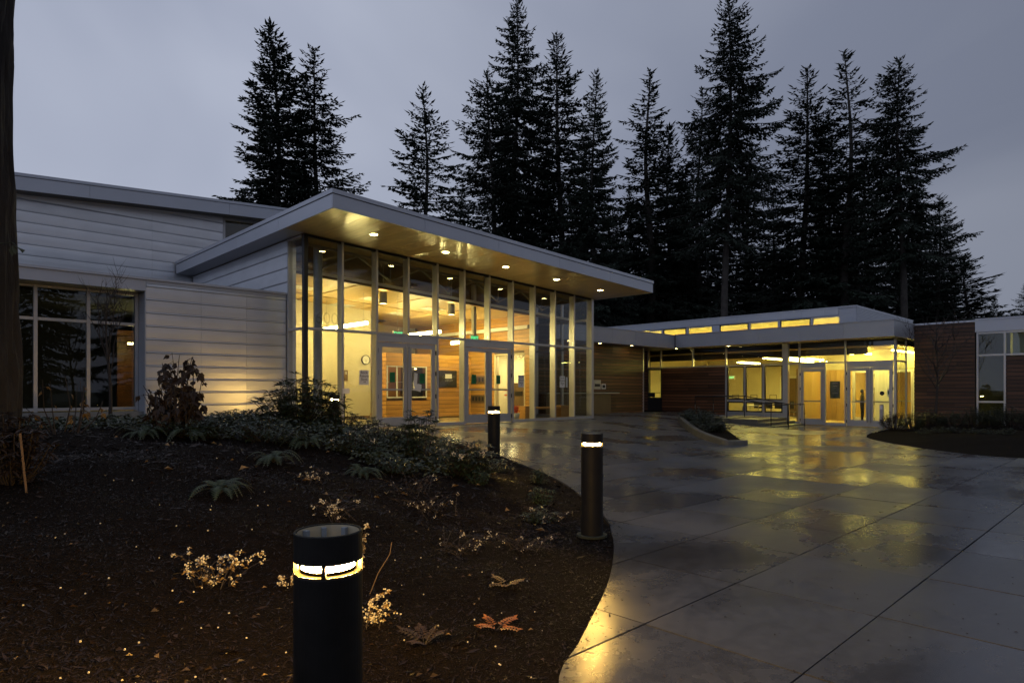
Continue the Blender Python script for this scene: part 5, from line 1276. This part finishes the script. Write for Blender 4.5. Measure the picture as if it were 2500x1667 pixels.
# dead hydrangea with lobed brown leaves
def hydrangea(x, y, H, R_, ns, seed, lab, mat='brownleaf', ls=.15, dens=9):
    r = random.Random(seed); z0 = zbed(x, y); st = MB(); lv = MB(); o = thing('oakleaf_hydrangea', lab, 'shrub', (x, y, z0))
    for k in range(ns):
        a = r.random()*6.2832; q = R_*math.sqrt(r.random()); hh = H*(1-.6*(q/R_)**1.5)*r.uniform(.7, 1.05); b = Vector((x+.12*math.cos(a), y+.12*math.sin(a), z0-.05)); tip = Vector((x+q*math.cos(a), y+q*math.sin(a), z0+hh)); mid = b.lerp(tip, .5)+rvec(r, .06)
        st.tube([b, mid, tip], [.011, .007, .004], 4, False)
        for j in range(dens):
            s = .32+.68*r.random(); c = b.lerp(mid, s*2) if s < .5 else mid.lerp(tip, s*2-1); d = rvec(r)+Vector((0, 0, r.uniform(-1.1, .1))); l = ls*r.uniform(.6, 1.15)
            e = c+d.normalized()*l*.35; st.tube([c, e], .0025, 3, False); dn = Vector((d.x*.5, d.y*.5, -r.uniform(.3, 1.1)))
            up = Vector((r.uniform(-1, 1), r.uniform(-1, 1), r.uniform(0, 1)))
            leaf(lv, e, dn, l, l*.26, up, .35)
            for sg in (-1, 1): leaf(lv, e+dn.normalized()*l*.12, dn.normalized()+sg*dn.normalized().cross(up.normalized())*.9, l*.62, l*.17, up, .35)
    part('stems', st, 'twig', o); part('leaves', lv, mat, o); return o
p = at_f(405*1.063, 985*1.063, 8.6); hydrangea(p[0], p[1], 1.28, .46, 24, 31, 'tall shrub of drooping dead brown lobed leaves against the siding', dens=11)
p = at_f(150*1.063, 985*1.063, 7.6); hydrangea(p[0], p[1], .95, .4, 9, 32, 'sparse half bare shrub with a few pale leaves in front of the dark window', mat='paleleaf', ls=.10, dens=2)
# ferns
for k, (xD, yD, R_, nf, lab) in enumerate(((505, 1135, .42, 13, 'fern alone on the dark mulch left of the nearest bollard'), (628, 1062, .42, 14, 'fern below the large rhododendron'), (700, 1025, .5, 14, 'broad fern under the large rhododendron'), (440, 1010, .5, 14, 'fern at the foot of the brown lobed shrub'), (860, 1055, .5, 15, 'fern in the middle of the bed below the left doors'), (930, 1030, .45, 13, 'fern left of the flowering rhododendron'), (835, 1095, .42, 12, 'lower fern beneath the one in the middle of the bed'), (1055, 1060, .42, 13, 'lit fern between the rhododendrons by the bollard'), (330, 1005, .5, 12, 'dim fern under the bare sapling'), (940, 975, .5, 12, 'fern on the crest under the left doors'))):
    p = bed_at(xD, yD); fern(p[0], p[1], R_, nf, 40+k, lab)
# bare saplings
def sapling(x, y, z0, H, seed, lab, rt=.03, n1=9, spread=.35, start=.35):
    r = random.Random(seed); m = MB(); o = thing('bare_sapling', lab, 'sapling', (x, y, z0)); tk = MB()
    top = Vector((x+r.uniform(-.1, .1), y, z0+H)); b = Vector((x, y, z0-.05)); ax = lambda s: b.lerp(top, s)+Vector((.03*math.sin(s*7), .03*math.cos(s*6), 0))
    tk.tube([ax(k/10) for k in range(11)], [rt*(1-k/10.6)+.003 for k in range(11)], 7)
    def branch(p, d, l, rad, dep):
        q = p; pts = [p]; dd = Vector(d)
        for k in range(4): dd = (dd+Vector((r.uniform(-.22, .22), r.uniform(-.22, .22), .12))).normalized(); q = q+dd*l/4; pts.append(q)
        m.tube(pts, [rad*(1-.2*k) for k in range(5)], 4, False)
        if dep:
            for k in range(r.randint(3, 5)):
                c = pts[r.randint(1, 4)]; branch(c, (dd+rvec(r, .9)+Vector((0, 0, r.uniform(-.1, .5)))).normalized(), l*r.uniform(.3, .6), rad*.5, dep-1)
    for k in range(n1):
        s = start+(1-start)*(k+.5)/n1*.85; a = k*2.4; branch(ax(s), Vector((math.cos(a)*spread, math.sin(a)*spread, 1-spread*.6)).normalized(), H*(1-s)*r.uniform(.6, .95), rt*.55*(1-s*.5), 2)
    part('trunk', tk, 'twig', o); part('branches', m, 'twig', o); return o
p = at_f(252*1.063, 960*1.063, 12.2); sapling(p[0], p[1], zbed(p[0], p[1]), 2.75, 51, 'slender bare sapling in front of the dark recessed windows', .036, 12, .32, .36)
p = at_f(2150*1.063, 985*1.063, 23.0); sapling(p[0], p[1], .1, 4.1, 52, 'bare sapling spreading in front of the cedar block', .05, 16, .55, .30)
# wooden stake at the left
p = bed_at(62, 1132); q = at_f(45*1.063, 995*1.063, math.hypot(p[0], p[1])*.985); pt = (p[0], p[1], q[2]); lean_ = at_f(46*1.063, 995*1.063, p[0]*FW[0]+p[1]*FW[1])
solo('wooden_stake', MB().tube([(p[0], p[1], p[2]-.05), lean_], .011, 4), 'stake', 'thin leaning wooden stake at the left of the bed', 'stake')
# snowberries
def snowberry(xD, yD, R_, H, ns, seed, lab, lmat='brownleaf', bd=.55):
    r = random.Random(seed); c0 = bed_at(xD, yD); x, y, z0 = c0[0], c0[1], zbed(c0[0], c0[1]); st = MB(); lv = MB(); be = MB()
    o = thing('snowberry', lab, 'shrub', (x, y, z0), 'white berried shrubs in the mulch')
    for k in range(ns):
        a = r.random()*6.2832; l = R_*r.uniform(.5, 1.1); b = Vector((x+r.gauss(0, R_*.25), y+r.gauss(0, R_*.25), z0-.02)); h = H*r.uniform(.5, 1.1); d = Vector((math.cos(a), math.sin(a), 0))
        P = [b+d*l*s+Vector((0, 0, h*(1.6*s-.9*s*s))) for s in (0, .25, .5, .75, 1)]
        st.tube(P, [.0035, .003, .0025, .002, .0015], 3, False)
        for j in range(6):
            s = r.random()*3.99; q = P[int(s)].lerp(P[int(s)+1], s % 1)
            leaf(lv, q, rvec(r)+Vector((0, 0, r.uniform(-.6, .4))), r.uniform(.02, .04), .011, rvec(r)+Vector((0, 0, 1)))
            if r.random() < bd*(.4+.6*(s/4)):
                for _ in range(r.randint(2, 6)): ball(be, q+Vector((r.gauss(0, .009), r.gauss(0, .009), r.gauss(0, .009))), r.uniform(.0045, .0072))
    part('stems', st, 'twig', o); part('leaves', lv, lmat, o)
    if be.v: part('berries', be, 'berry', o, kind='stuff')
snowberry(475, 1345, .28, .28, 22, 61, 'snowberry with glowing berry clusters left of the nearest bollard', 'paleleaf', .9)
snowberry(845, 1440, .16, .26, 14, 62, 'snowberry with glowing clusters touching the right of the nearest bollard', 'paleleaf', .8)
snowberry(835, 1300, .10, .50, 5, 66, 'thin stemmed snowberry rising behind the rim of the nearest bollard', 'paleleaf', .8)
snowberry(665, 1350, .07, .12, 5, 67, 'little berry sprig at the left side of the nearest bollard', 'paleleaf', .9)
snowberry(770, 1190, .35, .22, 18, 63, 'snowberry scattering white dots behind the nearest bollard', 'brownleaf', .35)
snowberry(1000, 1180, .45, .28, 26, 64, 'brown snowberry thicket in the middle of the mulch slope', 'brownleaf', .12)
snowberry(1050, 1270, .35, .22, 18, 65, 'brown snowberry thicket right of the nearest bollard', 'brownleaf', .15)
snowberry(1250, 1200, .35, .25, 18, 68, 'brown snowberry left of the foot of the edge bollard', 'brownleaf', .12)
snowberry(1190, 1260, .4, .22, 24, 69, 'dense brown twiggy shrub on the slope left of the bed edge', 'brownleaf', .15)
snowberry(950, 1130, .4, .26, 22, 70, 'twiggy shrub with white dots below the ferns', 'brownleaf', .12)
snowberry(720, 1110, .3, .22, 12, 71, 'thin white dotted shrub high behind the nearest bollard', 'brownleaf', .35)
# young mahonias with orange pinnate leaves
def mahonia(xD, yD, nl, l, seed, lab, mat='orangeleaf', up=.6):
    r = random.Random(seed); c0 = bed_at(xD, yD); x, y, z0 = c0[0], c0[1], zbed(c0[0], c0[1]); m = MB(); st = MB(); o = thing('mahonia', lab, 'plant', (x, y, z0), 'young mahonias')
    for k in range(nl):
        a = 6.2832*k/nl+r.uniform(-.5, .5); d = Vector((math.cos(a), math.sin(a), up*r.uniform(.6, 1.6))).normalized(); sd = d.cross(Vector((0, 0, 1))).normalized(); ll = l*r.uniform(.7, 1.1)
        P = lambda s: Vector((x, y, z0))+d*ll*s+Vector((0, 0, -ll*.35*s*s))
        st.tube([P(s) for s in (0, .33, .66, 1)], .003, 3, False)
        for j in range(2, 8):
            s = j/7.3
            for q in (-1, 1): leaf(m, P(s), sd*q+d*.35, ll*.28*(1-.3*s), ll*.075, Vector((0, 0, 1)), .2)
        leaf(m, P(1), d, ll*.22, ll*.07)
    part('leaves', m, mat, o); part('stalks', st, 'twig', o)
mahonia(1140, 1450, 4, .20, 81, 'mahonia with one bright orange arching leaf near the paving')
mahonia(1165, 1350, 5, .16, 82, 'small yellow leaved mahonia above the orange one', 'paleleaf')
mahonia(975, 1490, 5, .20, 83, 'upright reddish mahonia right of the nearest bollard', 'brownleaf', 1.2)
p = bed_at(850, 1365); q = p
solo('dry_stem', MB().tube([(p[0]-.02, p[1]-.02, p[2]), (p[0]+.05, p[1]-.02, p[2]+.14), (p[0]+.14, p[1]-.03, p[2]+.26), (p[0]+.155, p[1]-.03, p[2]+.34)], .0035, 5), 'stake', 'single thin bent dry stem beside the nearest bollard', 'stem')

# mulch: bark chips, dead leaves, fallen berries
def chips(n, seed, mk, where, size, name, mat, lift=.006):
    r = random.Random(seed); m = MB()
    while n > 0:
        x, y = where(r)
        if not inside(BED, x, y) or edist(EDGE, x, y) < .015: continue
        n -= 1; mk(m, r, x, y, zbed(x, y)+lift, size)
    return part(name, m, mat, None, None, kind='stuff')
def mk_chip(m, r, x, y, z, s):
    l = s*math.exp(r.gauss(0, .5)); w = l*r.uniform(.10, .26); a = r.random()*6.2832; t = r.gauss(0, .35); d = Vector((math.cos(a)*math.cos(t), math.sin(a)*math.cos(t), math.sin(t))); sd = Vector((-math.sin(a), math.cos(a), r.gauss(0, .5))).normalized()
    p = Vector((x, y, z+r.random()*.008)); n = len(m.v)
    m.v += [tuple(p-d*l/2-sd*w*.3), tuple(p-sd*w/2+Vector((0, 0, w*.15))), tuple(p+d*l/2), tuple(p+sd*w/2)]; m.f.append((n, n+1, n+2, n+3))
def near(r):
    f = 1.6+5.4*r.random()**1.3; t = r.uniform(-.85, .42); return (f*(FW[0]+t*RT[0]), f*(FW[1]+t*RT[1]))
def far(r):
    f = 6.0+6.5*r.random(); t = r.uniform(-.85, .16); return (f*(FW[0]+t*RT[0]), f*(FW[1]+t*RT[1]))
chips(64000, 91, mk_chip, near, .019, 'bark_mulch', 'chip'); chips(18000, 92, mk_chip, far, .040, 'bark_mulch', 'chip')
def mk_leaf(m, r, x, y, z, s):
    l = s*r.uniform(.6, 1.3); leaf(m, (x, y, z+.004), rvec(r)+Vector((0, 0, r.uniform(-.1, .35))), l, l*.28, Vector((r.gauss(0, .4), r.gauss(0, .4), 1)), .4)
chips(420, 93, mk_leaf, near, .036, 'fallen_leaves', 'brownleaf', .01); chips(60, 94, mk_leaf, near, .034, 'fallen_leaves', 'paleleaf', .01); chips(90, 95, mk_leaf, far, .09, 'fallen_leaves', 'paleleaf', .012)
def mk_ball(m, r, x, y, z, s): ball(m, (x, y, z+s*.6), s*r.uniform(.7, 1.15))
chips(130, 96, mk_ball, near, .0062, 'fallen_berries', 'berry', .004)
# mulch kicked over the edge onto the paving
sp_ = MB(); r7 = random.Random(71)
for k in range(1500):
    i = r7.randrange(20, len(EDGE)-12); t = r7.random(); q = EDGE[i]*(1-t)+EDGE[i+1]*t; d = EDGE[i+1]-EDGE[i]; d = d/np.linalg.norm(d); o_ = abs(r7.gauss(0, .055)) if r7.random() < .9 else r7.random()*.45
    x, y = q[0]+d[1]*o_, q[1]-d[0]*o_
    if not inside(BED, x, y): mk_chip(sp_, r7, x, y, zg(x, y)+.003, .016)
part('spilled_mulch', sp_, 'chip', None, kind='stuff')
# low ground cover along the crest
def mk_cover(m, r, x, y, z, s):
    for _ in range(5): leaf(m, (x+r.gauss(0, .05), y+r.gauss(0, .05), z+r.random()*.16), rvec(r)+Vector((0, 0, r.uniform(-.2, .8))), r.uniform(.05, .11), .018, rvec(r, .6)+Vector((0, 0, 1)))
def crest(r): f = 8.2+5.8*r.random(); t = r.uniform(-.86, -.10); return (f*(FW[0]+t*RT[0]), f*(FW[1]+t*RT[1]))
chips(3200, 97, mk_cover, crest, 1, 'ground_cover', 'hedge', 0)

# leaves and grit on the paving
gm = MB(); r5 = random.Random(33); k = 0
while k < 420:
    f = 3+14*r5.random()**1.4; t = r5.uniform(-.1, .8); x, y = f*(FW[0]+t*RT[0]), f*(FW[1]+t*RT[1])
    if inside(BED, x, y) or inside(BED2, x, y) or y > 14: continue
    k += 1; l = r5.uniform(.008, .024); leaf(gm, (x, y, zg(x, y)+.004), rvec(r5), l, l*.3)
part('leaf_litter', gm, 'brownleaf', None, kind='stuff')
# island plants
p_ = [(17.9, 9.6, .5, .32), (18.8, 10.4, .6, .42), (19.8, 11.0, .65, .5), (20.8, 11.9, .65, .52), (21.6, 12.5, .6, .48)]
for k, (x, y, R_, H) in enumerate(p_): rhodo(x, y, R_, H, 34, 110+k, ('tufted green shrub in the island planter, %s from its low tip' % ('first', 'second', 'third', 'fourth', 'fifth')[k]), name='island_shrub', mat='hedge' if k < 3 else 'rhodo', ll=.11, zf=lambda a, b: zg(a, b)+.2)
# shrubs of the right bed
hb = []
r6 = random.Random(44)
pos = [(2055, 24.2, .55, .75), (2095, 23.2, .5, .7), (2140, 23.0, .6, .75), (2190, 22.6, .6, .7), (2235, 22.4, .6, .8), (2280, 22.0, .6, .75), (2320, 21.4, .6, .85), (2355, 20.8, .6, .7)]
labs = ['dry twiggy shrub hiding the foot of the right door', 'lit leafy shrub under the glass corner', 'dark hedge shrub under the left end of the cedar block', 'dark hedge shrub by the trunk of the bare cedar sapling', 'dark hedge shrub right of the bare cedar sapling', 'dark hedge shrub below the edge of the tall dark window', 'tall hedge shrub in front of the dark window', 'hedge shrub cut by the right edge of the picture']
for k, (xD, f, R_, H) in enumerate(pos):
    q = at_f(xD*1.063, 1000*1.063, f); rhodo(q[0], q[1], R_, H, 60, 130+k, labs[k], name='hedge_shrub', mat='brownleaf' if k == 0 else ('rhodo' if k == 1 else 'hedge'), ll=.085, grp='hedge shrubs of the right bed', zf=zbed2)
for k in range(6):
    sl = ('first', 'second', 'third', 'fourth', 'fifth', 'sixth')[k]
    q = at_f((2120+38*k)*1.063, 1020*1.063, 20.5-.3*k); rhodo(q[0], q[1], .3, .2, 14, 150+k, '%s small seedling shrub from the left in the mulch of the right bed' % sl, name='seedling_shrub', mat='hedge', ll=.07, grp='seedling shrubs of the right bed', zf=zbed2)

# person behind the right doors
def person(x, y, z0, H, face):
    o = thing('person', 'person in dark clothes standing behind the left leaf of the double doors', 'person', (x, y, z0))
    s = H/1.75; V = [(0, 0, .95), (0, 0, 1.15), (0, 0, 1.40), (0, .01, 1.50), (0, .02, 1.60), (.17, 0, 1.40), (.23, .0, 1.14), (.22, .06, .90), (-.17, 0, 1.40), (-.23, 0, 1.14), (-.22, .06, .90), (.10, 0, .90), (.11, .01, .50), (.11, -.01, .09), (.11, .12, .04), (-.10, 0, .90), (-.11, .01, .50), (-.11, -.01, .09), (-.11, .12, .04)]
    E = [(0, 1), (1, 2), (2, 3), (3, 4), (2, 5), (5, 6), (6, 7), (2, 8), (8, 9), (9, 10), (0, 11), (11, 12), (12, 13), (13, 14), (0, 15), (15, 16), (16, 17), (17, 18)]
    Rr = [(.15, .11), (.14, .10), (.16, .10), (.055, .055), (.06, .06), (.075, .07), (.055, .055), (.04, .04), (.075, .07), (.055, .055), (.04, .04), (.095, .095), (.065, .065), (.045, .045), (.04, .035), (.095, .095), (.065, .065), (.045, .045), (.04, .035)]
    me = bpy.data.meshes.new('body'); me.from_pydata([(a*s, b*s, c*s) for a, b, c in V], E, []); b_ = _link(bpy.data.objects.new('body', me)); b_.parent = o; me.materials.append(M['cloth_dark'])
    md = b_.modifiers.new('skin', 'SKIN'); 
    for i, q in enumerate(Rr): me.skin_vertices[0].data[i].radius = (q[0]*s, q[1]*s)
    me.skin_vertices[0].data[0].use_root = True
    b_.modifiers.new('sub', 'SUBSURF').levels = 2; b_.modifiers['sub'].render_levels = 2
    h = MB(); h.lathe([(0, 1.53*s), (.06*s, 1.55*s), (.083*s, 1.62*s), (.08*s, 1.69*s), (.05*s, 1.74*s), (0, 1.755*s)], 0, .02*s, 16)
    hd = part('head', h, 'skin', None, smooth=True); hd.parent = o
    h = MB(); h.lathe([(.087*s, 1.60*s), (.092*s, 1.66*s), (.075*s, 1.73*s), (0, 1.77*s)], 0, .0, 16); hr = part('hair', h, 'cloth_dark', None, smooth=True); hr.parent = o
    o.rotation_euler = (0, 0, face); return o
q = at_f(2105, 1000, 27.6); person(q[0], q[1], .02, 1.52, R(200))
